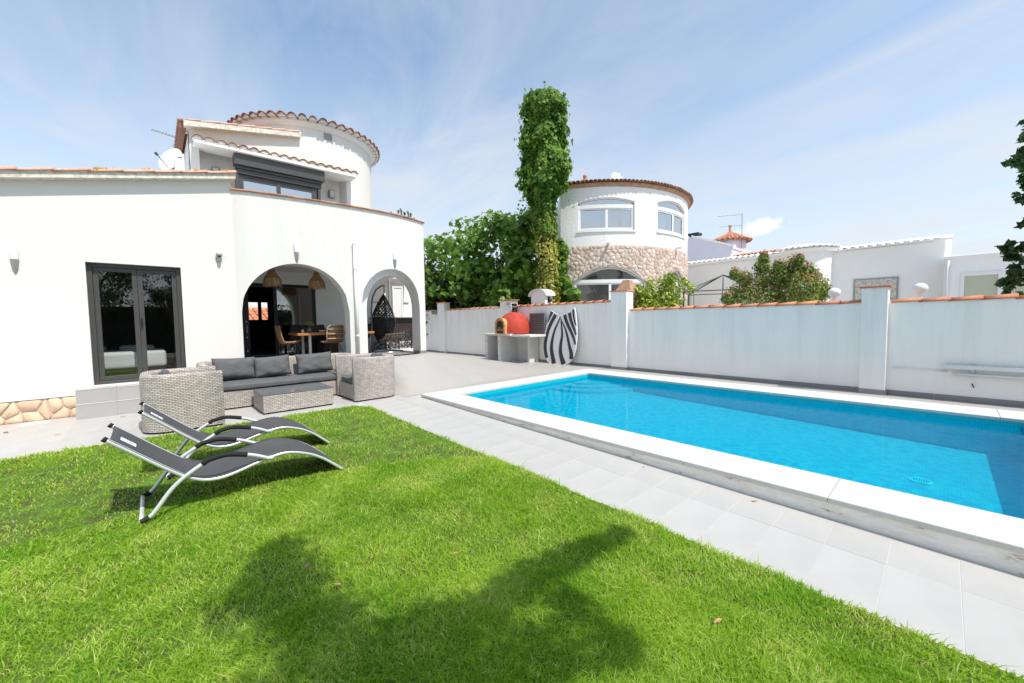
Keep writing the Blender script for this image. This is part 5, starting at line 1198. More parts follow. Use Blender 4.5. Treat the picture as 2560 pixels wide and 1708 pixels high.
rl = thing('wall_rail', 'pale grey metal rails fixed low on the garden wall at the right', 'rail', (0, WY, 0))
MB().box((.0, -.085, .535), (3.5, -.015, .605)).build('rail', m_alu, rl, bevel=.012); MB().tube([(.10, -.06, .452), (3.5, -.06, .452)], .026, 10).build('rail', m_alu, rl, smooth=True); MB().tube([(-.62, -.02, .50), (.05, -.02, .485)], .013, 8).build('thin_pipe', m_pvc, rl, smooth=True)
for x in (.3, 1.4): MB().box((x, -.02, .42), (x + .05, .0, .62)).build('bracket', m_chrome, rl)
t = thing('wall_hook', 'little dark hook on the garden wall below the rails', 'hook', (.33, WY, .27)); MB().tube([(0, 0, .03), (0, -.03, .02), (.02, -.035, -.03)], .008, 6).build('hook', m_iron, t)

# ================================================================== NEIGHBOURS
def oriented_tiles(parent, mesh, c, R, z, n, a0, a1, pitch, name='roof_tile'):
    for k in range(n):
        a = a0 + (a1 - a0) * (k + .5) / n
        o = inst(name, mesh, parent, (c[0] + (R + random.uniform(-.015, .015)) * math.cos(a), c[1] + R * math.sin(a), z)); o.rotation_euler = (Matrix.Rotation(a + PI, 4, 'Z') @ Matrix.Rotation(-pitch, 4, 'Y')).to_euler()
nh = thing('tower_house', 'round white neighbouring house with a fieldstone band and brown tiled eaves', 'house')
NC, NR = (-12.66, 16.85), 4.794
rad = math.radians
def npt(u, z, d): return (NC[0] + (NR - d) * math.cos(u), NC[1] + (NR - d) * math.sin(u), z)
W1 = (rad(-57), rad(-29.8)); W2 = (rad(-16.5), rad(10.5)); G1 = (rad(-59.2), rad(-24.4)); G2 = (rad(-10.5), rad(9.8))
# segment arches are laid out in angle; scale the rise by hand
def sarch(a, b, spring, rise): return lambda u: spring + rise * (1 - ((u - (a + b) / 2) / ((b - a) / 2)) ** 2)
up_ = wall_mesh(npt, rad(-65.6), rad(120), 4.385, 6.72, [(*W1, 4.99, sarch(*W1, 6.14, .14)), (*W2, 5.02, sarch(*W2, 6.20, .19))], .22, 60)
m_tower_white = streaked_wall('rough_tower_render', (.82, .815, .80), (.5, .5, .48), .15, .8, 9, ztop=6.5, zrange=3)
recalc(up_.build('upper_wall', m_tower_white, nh, smooth=False))
def npt2(u, z, d): return (NC[0] + (NR + .005 - d) * math.cos(u), NC[1] + (NR + .005 - d) * math.sin(u), z)
lo_w = wall_mesh(npt2, rad(-65.6), rad(120), -.25, 4.385, [(*G1, -.2, sarch(*G1, 2.95, .57)), (*G2, -.2, sarch(*G2, 2.9, .60))], .3, 60)
recalc(lo_w.build('stone_wall', m_tmortar, nh))
# field stones of the band, cut as cells on the unrolled wall
rs = random.Random(21); sites = []
L0, L1 = rad(-72) * NR, rad(30) * NR
for j in range(13):
    for i in range(int((L1 - L0) / .215)):
        sites.append((L0 + .215 * i + (.1 if j % 2 else 0) + rs.uniform(-.10, .10), 2.45 + .155 * j + rs.uniform(-.07, .07)))
stmesh = []
cs = cells(sites, L0, L1, 2.3, 4.37, .010)
cs.sort(key=lambda c: -(c[0][1] > 2.75) * (1 if rad(-66) * NR < c[0][0] < rad(20) * NR else 0))
def in_open(l, z):
    a = l / NR
    for (p, q), f in ((G1, sarch(*G1, 2.95, .57)), (G2, sarch(*G2, 2.9, .60))):
        if p - .012 < a < q + .012 and z < f(min(max(a, p), q)) + .01: return True
    return False
smb = MB(); cnt = 0
for s, poly in cs:
    pr = roundpoly(poly, .08)
    if any(in_open(l, z) for l, z in pr): 
        pr = [(l, z) for l, z in pr if not in_open(l, z)]
        if len(pr) < 4: continue
    c = (sum(p[0] for p in pr) / len(pr), sum(p[1] for p in pr) / len(pr)); n = len(pr); t_ = rs.uniform(.008, .022)
    def S(l, z, h): a = l / NR; return ((NR + h) * math.cos(a) + NC[0], (NR + h) * math.sin(a) + NC[1], z)
    vs = [S(l, z, -.01) for l, z in pr] + [S(l, z, t_ * .7) for l, z in pr] + [S(c[0] + (l - c[0]) * .9, c[1] + (z - c[1]) * .9, t_ + rs.uniform(-.006, .01)) for l, z in pr]
    f_ = [(i, (i + 1) % n, n + (i + 1) % n, n + i) for i in range(n)] + [(n + i, n + (i + 1) % n, 2 * n + (i + 1) % n, 2 * n + i) for i in range(n)] + [tuple(range(2 * n, 3 * n))]
    if cnt < 290 and c[1] > 2.75: MB().add(vs, f_).build('stone', m_tstone, nh, smooth=True); cnt += 1
    else: smb.add(vs, f_)
stuff(smb.build('stones_below', m_tstone, nh, smooth=True))
MB().lathe([(NR - .1, 0), (NR + .02, 0), (NR + .07, .05), (NR + .09, .10), (NR + .12, .10), (NR + .12, .13), (NR - .1, .14)], 120, (NC[0], NC[1], 6.70), rad(-66), rad(120)).build('eaves', m_terra_brown, nh)
_e = npt(rad(-65.6), 0, 0); MB().prism([(_e[0] + .02, _e[1] + .02), (_e[0] - 2.9, _e[1] + 2.98), (_e[0] - 2.7, _e[1] + 3.1), (_e[0] + .22, _e[1] + .22)], -.25, 6.72, 'z').build('side_wall', m_conc, nh)
MB().lathe([(NR + .12, .14), (NR * .5, .42), (0, .5)], 72, (NC[0], NC[1], 6.70), rad(-66), rad(120)).build('roof', m_terra_brown, nh)
nt1 = tile_mesh('roof_tile', .10, .5, m_terra_brown, .02, 8, .75); nt2 = tile_mesh('pan_tile', .09, .5, m_terra_brown, .016, 6, .8)
oriented_tiles(nh, nt1, NC, NR + .22, 6.845, 70, rad(-65.5), rad(69.2), .10); oriented_tiles(nh, nt2, NC, NR + .17, 6.93, 69, rad(-64.5), rad(68.3), .10, 'pan_tile')
for o in list(nh.children):
    if o.name.startswith('pan_tile'): o.rotation_euler = (o.rotation_euler.to_matrix().to_4x4() @ Matrix.Rotation(PI, 4, 'X')).to_euler()
def cyl_window(W, zb, zt, ztr, archf, panes, sill=True, glass=m_glass_sky, fr=m_pvc, tint=True):
    a, b = W
    def P(u, z, d): return (NC[0] + (NR - d) * math.cos(u), NC[1] + (NR - d) * math.sin(u), z)
    def bar(mb, u0, u1, z0, z1, d0=.06, d1=.13, z1f=None):
        us = np.linspace(u0, u1, 9)
        for p, q in zip(us, us[1:]):
            zz = [z1, z1] if z1f is None else [z1f(p), z1f(q)]; z00 = [z0, z0] if z1f is None else [zz[0] - z0, zz[1] - z0]
            vs = [P(p, z00[0], d0), P(q, z00[1], d0), P(q, zz[1], d0), P(p, zz[0], d0), P(p, z00[0], d1), P(q, z00[1], d1), P(q, zz[1], d1), P(p, zz[0], d1)]
            mb.add(vs, [(0, 1, 2, 3), (7, 6, 5, 4), (4, 5, 1, 0), (3, 2, 6, 7), (0, 3, 7, 4), (1, 5, 6, 2)])
    w = .05 / NR; mb = MB()
    bar(mb, a, a + w * 1.3, zb, zt); bar(mb, b - w * 1.3, b, zb, zt); bar(mb, a, b, zb, zb + .07); bar(mb, a, b, zt - .02, zt + .12, .05, .13); bar(mb, a, b, .05, 0, .06, .13, archf)
    o = mb.build('window', fr, nh)
    us = np.linspace(a + w, b - w, panes + 1)
    for p, q in zip(us, us[1:]):
        s_ = MB(); bar(s_, p, p + w, zb + .07, zt - .02, .075, .12); bar(s_, q - w, q, zb + .07, zt - .02, .075, .12); bar(s_, p, q, zb + .07, zb + .12, .075, .12); bar(s_, p, q, zt - .08, zt - .02, .075, .12)
        s_.build('sash', fr, o)
        g_ = MB(); g_.add([P(p + w, zb + .12, .10), P(q - w, zb + .12, .10), P(q - w, zt - .08, .10), P(p + w, zt - .08, .10)], [(0, 1, 2, 3)]); g_.build('pane', glass, o)
    g_ = MB(); uu = np.linspace(a + w, b - w, 14)
    for p, q in zip(uu, uu[1:]): g_.add([P(p, zt + .12, .10), P(q, zt + .12, .10), P(q, max(archf(q) - .05, zt + .12), .10), P(p, max(archf(p) - .05, zt + .12), .10)], [(0, 1, 2, 3)])
    g_.build('pane', glass, o)
    if sill: s_ = MB(); bar(s_, a - w, b + w, zb - .06, zb, -.05, .2); s_.build('sill', m_pvc, o)
    if tint:
        c_ = MB(); cc_ = np.linspace(a + w, b - w, 70)
        for p, q in zip(cc_, cc_[1:]):
            fk = (p - a) / (b - a)
            if .38 < fk < .46 or .72 < fk < .80: continue
            c_.add([P(p, zb + .05, .24 + .02 * math.sin(p * 330)), P(q, zb + .05, .24 + .02 * math.sin(q * 330)), P(q, zt, .24 + .02 * math.sin(q * 330)), P(p, zt, .24 + .02 * math.sin(p * 330))], [(0, 1, 2, 3)])
        c_.build('curtain', m_curtain, o)
    return o
cyl_window(W1, 4.99, 5.90, 0, sarch(*W1, 6.14, .14), 2); cyl_window(W2, 5.02, 5.93, 0, sarch(*W2, 6.20, .19), 2)
cyl_window(G1, -.2, 2.93, 0, sarch(*G1, 2.95, .57), 2, False, m_glass, m_pvc, False)
cyl_window(G2, -.2, 2.88, 0, sarch(*G2, 2.9, .60), 2, False, m_glass, m_pvc, False)
MB().lathe([(NR - 1.2, -.25), (NR - 1.2, 6.7)], 40, (NC[0], NC[1], 0), rad(-66), rad(120)).build('inner_wall', m_room, nh)
for a in (-42.9, -1.4):
    u = rad(a); MB().tube([npt(u, 4.47, .05), npt(u, 4.44, -.28)], .055, 8).build('water_spout', m_tower_white, nh)
MB().lathe([(.09, -.1), (.10, .06), (.06, .12), (.085, .17), (.08, .24), (.0, .28)], 14, (-9.9, 13.1, 6.98)).build('finial', m_terra, nh, smooth=True)
t = thing('rooftop_dish', 'white satellite dish on the round neighbouring roof', 'satellite dish', (-9.2, 14.3, 7.0)); m4 = Matrix.Translation((0, 0, .2)) @ Matrix.Rotation(-.4, 4, 'Z') @ Matrix.Rotation(rad(70), 4, 'Y')
MB().lathe([(0, -.05), (.1, -.04), (.2, -.01), (.26, .015), (.25, .022), (.18, .0), (0, -.035)], 24, mat=m4).build('reflector', m_dish, t, smooth=True); MB().tube([m4 @ Vector((.2, 0, 0)), m4 @ Vector((.1, 0, .28))], .012, 6).build('feed_arm', m_iron, t); MB().tube([(0, 0, -.1), (0, 0, .15)], .02, 6).build('mast', m_chrome, t)

# low white houses to the right
wh = thing('white_house', 'long low white house with a rounded corner and white scalloped eaves', 'house')
MB().box((-14, 22.6, -.25), (-4.55, 30, 4.42)).build('wall', m_far_white, wh)
MB().lathe([(1.05, -.25), (1.05, 4.36)], 40, (-4.6, 23.2, 0)).build('corner_tower', m_far_white, wh, smooth=True)
MB().lathe([(1.0, 4.34), (1.22, 4.38), (1.26, 4.52), (0.6, 4.70), (0, 4.75)], 40, (-4.6, 23.2, 0)).build('corner_eaves', m_far_white, wh)
wtile = tile_mesh('white_tile', .11, .6, m_far_white, .02, 7)
for k in range(34):
    x = -13.8 + .27 * k
    o = inst('white_tile', wtile, wh, (x, 22.42, 4.46)); o.rotation_euler = (Matrix.Rotation(PI / 2, 4, 'Z') @ Matrix.Rotation(-.25, 4, 'Y')).to_euler()
oriented_tiles(wh, wtile, (-4.6, 23.2), 1.30, 4.54, 14, rad(-140), rad(20), .28, 'white_tile')
MB().box((-14, 22.4, 4.38), (-5.3, 22.65, 4.47)).build('eaves', m_far_white, wh)
MB().box((-12.7, 22.585, .2), (-11.4, 22.6, 2.5)).build('shutter', m_cwhite, wh)
g2 = thing('gabled_white_house', 'white house block with a tiled edge and a patterned ceramic panel', 'house')
MB().box((-3.79, 23.2, -.25), (-.085, 29, 4.36)).build('wall', m_far_white, g2)
for k in range(13):
    o = inst('white_tile', wtile, g2, (-3.68 + .28 * k, 23.06, 4.40)); o.rotation_euler = (Matrix.Rotation(PI / 2, 4, 'Z') @ Matrix.Rotation(-.22, 4, 'Y')).to_euler()
MB().prism([(23.05, 4.36), (26, 4.86), (29.2, 4.3), (29.2, 4.36), (26, 4.94), (23.05, 4.43)], -3.79, .10, 'x').build('roof', m_far_white, g2)
MB().box((-2.80, 23.155, 2.1), (-1.36, 23.2, 3.05)).build('panel_frame', m_lampgrey, g2)
for i in range(5):
    for j in range(3): MB().box((-2.74 + .265 * i, 23.145, 2.15 + .285 * j), (-2.482 + .265 * i, 23.157, 2.428 + .285 * j)).build('ceramic_tile', m_pattern_tile, g2, bevel=.005)
an = thing('annex', 'low flat-roofed white annex with a pale green window', 'building')
aw_ = wall_mesh(lambda u, z, d: (u, 22.1 + d, z), -.08, 7, -.25, 3.50, [(.34, 1.30, 1.2, lambda u: 2.95), (1.45, 2.6, 1.2, lambda u: 2.95)], .2, 6); recalc(aw_.build('wall', m_far_white, an))
MB().box((-.1, 22.03, 3.50), (7, 29, 3.60)).build('roof_slab', m_far_white, an, bevel=.02)
for x in (.34, 1.45):
    q = MB(); w_ = .96 if x < 1 else 1.15
    q.box((x, 22.05, 1.2), (x + .09, 22.15, 2.95)).box((x + w_ - .09, 22.05, 1.2), (x + w_, 22.15, 2.95)).box((x + .09, 22.05, 2.83), (x + w_ - .09, 22.15, 2.95)).box((x + .09, 22.05, 1.2), (x + w_ - .09, 22.15, 1.3))
    o = q.build('window', m_pvc, an, bevel=.008); MB().box((x + .09, 22.10, 1.3), (x + w_ - .09, 22.12, 2.83)).build('blind', m_pale_green, o)
MB().tube([(.02, 22.05, -.2), (.02, 22.05, 3.45)], .05, 8).build('downpipe', m_pvc, an, smooth=True)
# far house with the little red tower roof
fh = thing('far_house', 'distant white house toned lilac for shade, with red tiled roofs and a small round tower', 'house')
MB().prism([(-20, 35), (-11.9, 35), (-11.9, 42), (-20, 42)], -.25, 7.05, 'z').build('wall', m_shaded_white, fh)
MB().prism([(-20, 7.6), (-14.6, 8.5), (-11.85, 7.25), (-11.85, 7.05), (-20, 7.05)], 35.0, 40, 'y').build('gable', m_shaded_white, fh)
MB().prism([(-15.0, 8.42), (-11.6, 7.12), (-11.6, 7.28), (-15.0, 8.6)], 34.8, 35.3, 'y').build('verge', m_far_white, fh)
MB().box((-11.9, 36, -.25), (-7, 44, 6.4)).build('side_wall', m_far_white, fh)
MB().prism([(35.6, 6.42), (38.6, 6.95), (44.4, 6.4), (44.4, 6.3), (38.6, 6.83), (35.6, 6.31)], -11.95, -8.4, 'x').build('side_roof', m_terra, fh)
rtile = tile_mesh('roof_tile', .12, 1.0, m_terra, .02, 6)
for i in range(14):
    for j in range(3):
        o = inst('roof_tile', rtile, fh, (-11.8 + .26 * i, 35.5 + .95 * j, 6.42 + .165 * j)); o.rotation_euler = (Matrix.Rotation(PI / 2, 4, 'Z') @ Matrix.Rotation(-.175, 4, 'Y')).to_euler()
FT = (-13.0, 38.0)
MB().lathe([(1.25, 6.5), (1.25, 8.05)], 28, (FT[0], FT[1], 0)).build('turret', m_shaded_white, fh, smooth=True); MB().lathe([(1.6, 8.0), (1.62, 8.08), (.0, 9.05)], 28, (FT[0], FT[1], 0)).build('turret_roof', m_terra, fh)
oriented_tiles(fh, tile_mesh('roof_tile', .15, 1.7, m_terra, .02, 6, .2), FT, 1.68, 8.05, 26, 0, 2 * PI, .52)
MB().lathe([(.10, 0), (.10, .45), (.14, .47), (.12, .6), (0, .66)], 10, (FT[0], FT[1], 8.95)).build('finial', m_terra, fh)
MB().box((-15.9, 36.5, 7.6), (-15.2, 37.2, 8.75)).build('chimney', m_far_white, fh); MB().box((-16.0, 36.4, 8.9), (-15.1, 37.3, 9.1)).box((-15.9, 36.5, 8.75), (-15.75, 36.6, 8.9)).box((-15.35, 36.5, 8.75), (-15.2, 36.6, 8.9)).build('chimney_cap', m_soot, fh)
aerial('far_aerial', 'tall thin aerial on the distant red-roofed house', (-11.8, 37.2, 7.3), 2.9, ((2.8, 1.9, 6, .5), (1.9, 1.7, 5, .4)), m_iron, -1.1)
# gazebo frame
gz_ = thing('gazebo', 'thin dark iron gazebo frame without cover in the neighbouring garden', 'gazebo', (-6.05, 17.0, -.25), .35)
Hh = 2.72; w_ = 1.35
for sx in (-1, 1):
    for sy in (-1, 1):
        MB().tube([(sx * w_, sy * w_, 0), (sx * w_, sy * w_, Hh)], .028, 6).build('post', m_iron, gz_)
        MB().tube([(sx * w_, sy * w_, Hh), (0, 0, Hh + .68)], .02, 6).build('rafter', m_iron, gz_)
        for d in ((.22, 0), (0, .22)): MB().tube([(sx * (w_ - d[0]), sy * (w_ - d[1]), 0), (sx * (w_ - d[0]), sy * (w_ - d[1]), Hh)], .012, 5).build('side_bar', m_iron, gz_)
for (a, b) in (((-1, -1), (1, -1)), ((1, -1), (1, 1)), ((1, 1), (-1, 1)), ((-1, 1), (-1, -1))):
    MB().tube([(a[0] * w_, a[1] * w_, Hh), (b[0] * w_, b[1] * w_, Hh)], .02, 6).build('beam', m_iron, gz_); MB().tube([((a[0] + b[0]) / 2 * w_, (a[1] + b[1]) / 2 * w_, Hh), (0, 0, Hh + .68)], .014, 5).build('rafter', m_iron, gz_)
t = thing('stone_urn', 'brown stone urn standing under the gazebo frame', 'urn', (-5.95, 15.8, 1.2)); MB().lathe([(.16, -1.4), (.16, .2), (.2, .35), (.18, .55), (.08, .72), (0, .74)], 16).build('urn_body', m_terra_brown, t, smooth=True)

# ================================================================== TREES AND LEAVES
def leaves(name, mat, pos, nrm, size, parent=None, asp=.55, fold=.25, kind='leaf', rng=RNG, droop=None):
    """many folded leaves: 4 triangles each (mid rib raised), or lobed ones"""
    n = len(pos); pos = np.asarray(pos, float); nrm = np.asarray(nrm, float); nrm /= np.linalg.norm(nrm, axis=1, keepdims=True) + 1e-9
    ax = rng.normal(size=(n, 3)); 
    if droop is not None: ax = ax * .7 + np.array(droop)
    ax -= nrm * (ax * nrm).sum(1, keepdims=True); ax /= np.linalg.norm(ax, axis=1, keepdims=True) + 1e-9
    bx = np.cross(nrm, ax); L = np.asarray(size).reshape(-1, 1) * np.ones((n, 1))
    if kind == 'lobed':
        shp = [(-.5, 0, 0), (-.15, .42, .06), (-.02, .18, .02), (.28, .40, .05), (.22, .14, .0), (.55, 0, -.06), (.22, -.14, .0), (.28, -.40, .05), (-.02, -.18, .02), (-.15, -.42, .06)]
        tri = [(0, 1, 2), (0, 2, 8), (0, 8, 9), (2, 3, 4), (2, 4, 6), (2, 6, 8), (4, 5, 6), (6, 7, 8)]
    elif kind == 'heart':
        shp = [(-.42, 0, .0), (-.5, .30, .05), (-.1, .42, .08), (.5, 0, -.06), (-.1, -.42, .08), (-.5, -.30, .05)]
        tri = [(0, 2, 1), (0, 3, 2), (0, 4, 3), (0, 5, 4)]
    else:
        shp = [(-.5, 0, 0), (.0, asp / 2, fold * asp), (.5, 0, -.05), (.0, -asp / 2, fold * asp)]
        tri = [(0, 2, 1), (0, 3, 2)]
    k = len(shp); V = np.zeros((n, k, 3))
    for i, (a, b, c) in enumerate(shp): V[:, i] = pos + (ax * a + bx * b + nrm * c) * L
    F = (np.array(tri)[None] + (np.arange(n) * k)[:, None, None]).reshape(-1, 3)
    me = D.meshes.new(name); me.vertices.add(n * k); me.vertices.foreach_set('co', V.reshape(-1).astype(np.float32)); nf = len(F)
    me.loops.add(nf * 3); me.loops.foreach_set('vertex_index', F.reshape(-1).astype(np.int32)); me.polygons.add(nf); me.polygons.foreach_set('loop_start', (np.arange(nf) * 3).astype(np.int32))
    try: me.polygons.foreach_set('loop_total', np.full(nf, 3, np.int32))
    except Exception: pass
    me.update(calc_edges=True); me.materials.append(mat)
    return stuff(link(name, me, parent))
def blob_points(blobs, rng=RNG, shell=.55, up=.35, jit=.5):
    """blobs: (cx,cy,cz, rx,ry,rz, n); points gather in the outer shell, normals lean out and up"""
    P, Nn = [], []
    for cx, cy, cz, rx, ry, rz, n in blobs:
        d = rng.normal(size=(n, 3)); d /= np.linalg.norm(d, axis=1, keepdims=True)
        r = shell + (1 - shell) * rng.random((n, 1)) ** .6; r *= 1 + .12 * rng.normal(size=(n, 1))
        P.append(np.array([cx, cy, cz]) + d * r * np.array([rx, ry, rz])); Nn.append(d + np.array([0, 0, up]) + rng.normal(size=(n, 3)) * jit)
    return np.concatenate(P), np.concatenate(Nn)
def trunk(parent, pts, rads, mat=m_bark, name='trunk', seg=9):
    q = MB().tube(smooth(pts, 4), [float(np.interp(i, np.linspace(0, (len(pts) - 1) * 4, len(pts)), rads)) for i in range((len(pts) - 1) * 4 + 1)], seg); return q.build(name, mat, parent, smooth=True)
def fill_blobs(c, r, n, m, rng, rr=(.3, .55), squash=.8, per=90):
    out = []
    for k in range(n):
        d = rng.normal(size=3); d /= np.linalg.norm(d); q = rng.uniform(.45, 1.0); s = rng.uniform(*rr)
        out.append((c[0] + d[0] * r[0] * q, c[1] + d[1] * r[1] * q, c[2] + d[2] * r[2] * q, s, s, s * squash, per))
    return out

# fig tree between the two houses: direction azimuth -60..-39 deg seen from the camera
fig = thing('fig_tree', 'wide fig tree with big lobed green leaves behind the garden wall', 'tree', (-14.2, 12.4, -.25))
fr_ = np.random.default_rng(4)
def fpos(azd, dist, z): a = rad(azd); return np.array([math.sin(a) * dist, math.cos(a) * dist, z])
def az_blob(az, dist, z, r, n, f=.9): p = fpos(az, dist, z); return (p[0] + 14.2, p[1] - 12.4, p[2] + .25, r, r, r * f, n)
fb = []
for az, dist, z, r in ((-58.4, 21.5, 4.6, 1.35), (-57, 20, 3.4, 1.4), (-56, 18.6, 2.3, 1.3), (-55.3, 20, 5.5, 1.35), (-54.5, 19.2, 4.2, 1.45), (-53.5, 18, 2.8, 1.4), (-52.5, 19, 5.25, 1.2), (-51.5, 18.2, 4.2, 1.5), (-50.4, 18.5, 5.65, 1.05), (-50.8, 17.2, 2.5, 1.4),
                       (-49, 17.6, 4.6, 1.3), (-48.4, 17, 3.4, 1.4), (-47.6, 18.2, 5.2, 1.1), (-47.3, 16.6, 2.4, 1.3), (-45.8, 17.4, 4.7, 1.15), (-45.0, 16.8, 3.3, 1.3), (-44.5, 17.2, 2.2, 1.2), (-45.3, 17.2, 5.5, .75), (-41.6, 16.2, 3.3, .75), (-40.8, 15.8, 2.4, .8), (-41.4, 16.4, 4.2, .55), (-39.9, 15.4, 2.2, .55)):
    for k in range(4):
        d = fr_.normal(size=3); d /= np.linalg.norm(d); p = fpos(az, dist, z) + d * r * .62
        fb.append((p[0] + 14.2, p[1] - 12.4, p[2] + .25, r * .55, r * .55, r * .5, 62))
P_, N_ = blob_points(fb, fr_, .4, .45, .45)
keep_ = ~((P_[:, 1] + 12.4 < 10.35) & (P_[:, 2] - .25 < 2.6)); P_, N_ = P_[keep_], N_[keep_]
sz = fr_.uniform(.20, .40, len(P_))
leaves('crown', g_fig, P_[280:], N_[280:], sz[280:], fig, kind='lobed', rng=fr_)
# nearest, largest leaves as single pieces
lo1 = leaves('leaf', g_fig, [(0, 0, 0)], [(0, 0, 1)], [1.], fig, kind='lobed', rng=fr_); lm = lo1.data; D.objects.remove(lo1)
order = np.argsort(np.linalg.norm(P_ + np.array([14.2, 12.4, -.25]) - np.array([0, 0, 1.45]), axis=1))
sel = order[:280]
for i in sel:
    nv = Vector(N_[i] + np.array([.5, -.5, .1])).normalized(); o = inst('leaf', lm, fig, P_[i] + np.array([.12, -.18, .05]), (0, 0, 0), (sz[i],) * 3); o.rotation_euler = (nv.to_track_quat('Z', 'Y').to_matrix().to_4x4() @ Matrix.Rotation(fr_.uniform(0, 6.28), 4, 'Z')).to_euler()
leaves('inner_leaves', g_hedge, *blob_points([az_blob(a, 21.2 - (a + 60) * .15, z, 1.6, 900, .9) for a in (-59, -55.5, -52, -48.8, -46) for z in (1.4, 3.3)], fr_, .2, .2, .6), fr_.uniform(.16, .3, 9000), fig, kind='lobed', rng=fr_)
for az, h in ((-52, 4.0), (-49, 4.2), (-46, 3.6), (-55, 3.8)):
    p = fpos(az, 18.6, 0); trunk(fig, [(p[0] + 14.2 + .3, p[1] - 12.4, -.1), (p[0] + 14.2, p[1] - 12.4 + .1, h * .45), (p[0] + 14.2 - .3, p[1] - 12.4, h)], [.11, .08, .03])
# dark hedge further left behind the far wall
hd = thing('dark_tree', 'dark leafy tree behind the far end of the garden wall at the house corner', 'tree', (-19.6, 13.0, -.25)); hr = np.random.default_rng(8)
hb = [(hr.uniform(-1.8, 1.6), hr.uniform(-1, 1.4), hr.uniform(1.2, 4.9), .7, .7, .65, 260) for k in range(30)]
leaves('crown', g_hedge, *blob_points(hb, hr, .4, .3, .6), hr.uniform(.10, .2, 30 * 260), hd, rng=hr); trunk(hd, [(0, 0, 0), (.1, 0, 2), (0, .1, 4)], [.14, .1, .04])

# ivy-covered trunk
IV = fpos(-42.9, 15.3, 0)
iv = thing('ivy_column', 'tall tree trunk wrapped in ivy, green bulge on top and yellow leaves below', 'tree', (IV[0], IV[1], -.25)); ir = np.random.default_rng(14)
trunk(iv, [(0, 0, 0), (.02, .02, 3), (-.03, 0, 6), (-.05, 0, 8.9)], [.26, .22, .22, .16])
dI = 15.3
def ivr(z):                                                    # radius of the ivy sleeve by height
    return float(np.interp(z, [1.2, 4.6, 5.6, 5.92, 6.12, 6.4, 7.2, 7.7, 8.2, 8.7, 9.2, 9.65, 9.8], [.40, .38, .38, .42, .62, .82, .86, .72, .80, .70, .76, .70, .48]))
def ivx(z): return float(np.interp(z, [1, 4.6, 6, 7, 9, 10.3], [.18, .08, -.05, .02, .02, .10]))
n_i = 15500; z_ = np.concatenate([ir.uniform(5.6, 9.8, 10500), ir.uniform(4.6, 6.0, 2000), ir.uniform(.8, 4.8, 3000)])[:n_i]; th_ = ir.uniform(0, 2 * PI, n_i)
rr = np.array([ivr(z) for z in z_]); lump = np.array([noise.noise(Vector((math.cos(t) * 1.6, math.sin(t) * 1.6, z * 1.25))) + .75 * noise.noise(Vector((math.cos(t) * 4.2, math.sin(t) * 4.2, z * 3.4))) for t, z in zip(th_, z_)]) + np.where(ir.random(n_i) < .07, ir.uniform(.2, .55, n_i), 0)
rr = rr * (1 + .42 * lump) * (1 - .25 * ir.random(n_i) ** 2); cxv = np.array([ivx(z) for z in z_])
Pi = np.stack([cxv * math.cos(rad(42)) + rr * np.cos(th_), cxv * math.sin(rad(42)) + rr * np.sin(th_), z_ + .25], 1); Ni = np.stack([np.cos(th_), np.sin(th_), .45 + 0 * z_], 1) + ir.normal(size=(n_i, 3)) * .38
topm = z_ > 4.9 + 1.2 * (ir.random(n_i) - .5)
leaves('ivy_crown', g_ivy, Pi[topm], Ni[topm], ir.uniform(.10, .19, topm.sum()), iv, kind='heart', rng=ir, droop=(0, 0, -.9))
leaves('yellow_ivy', g_ivy_y, Pi[~topm], Ni[~topm], ir.uniform(.07, .12, (~topm).sum()), iv, kind='heart', rng=ir, droop=(0, 0, -.9))
hz_ = []
for k in range(46):                                            # loose shoots hanging off the sleeve
    a = ir.uniform(0, 2 * PI); z0_ = ir.choice([6.1, 6.3, 6.6, 7.2, 8.6, 9.5, 9.9]) + ir.uniform(-.3, .3); r0 = ivr(z0_)
    pth = [(r0 * .9 * math.cos(a), r0 * .9 * math.sin(a), z0_ + .25)]
    for s_ in range(4): pth.append((pth[-1][0] + .10 * math.cos(a) + ir.normal() * .03, pth[-1][1] + .10 * math.sin(a) + ir.normal() * .03, pth[-1][2] - .07 - .06 * s_))
    for p in pth: 
        for q in range(2): hz_.append((p[0] + ir.normal() * .03, p[1] + ir.normal() * .03, p[2] + ir.normal() * .03))
leaves('ivy_shoots', g_ivy, hz_, ir.normal(size=(len(hz_), 3)) + np.array([.3, -.6, .4]), ir.uniform(.07, .12, len(hz_)), iv, kind='heart', rng=ir)

# lemon-like bush, reddish shrub
def shrub(name, label, cat, base, blobs, mat, size, n, kind='leaf', seed=1, trunks=3, h=2.0, extra=None, grp=None, up=.4):
    t = thing(name, label, cat, base, 0, grp); r_ = np.random.default_rng(seed)
    P1, N1 = blob_points(blobs, r_, .35, up, .5); leaves('crown', mat, P1, N1, r_.uniform(*size, len(P1)), t, kind=kind, rng=r_)
    for k in range(trunks):
        a = 2 * PI * k / max(trunks, 1); trunk(t, [(0, 0, 0), (.15 * math.cos(a), .15 * math.sin(a), h * .5), (.35 * math.cos(a), .35 * math.sin(a), h)], [.06, .045, .012])
    return t, r_
lr_ = np.random.default_rng(31); bb = []
for k in range(34):
    az = lr_.uniform(-30.8, -23.6); f = (az + 27.0) / 3.8; zt = 2.72 - .8 * f * f if az < -25.5 else 2.55 - 1.5 * max(0, (az + 25.5) / 2.2)
    p = fpos(az, 12.6 + lr_.uniform(-.5, .5), lr_.uniform(1.1, max(1.5, zt - .15))); s = lr_.uniform(.24, .42); bb.append((p[0] + 5.7, p[1] - 11.3, p[2] + .25, s, s, s * .9, 150))
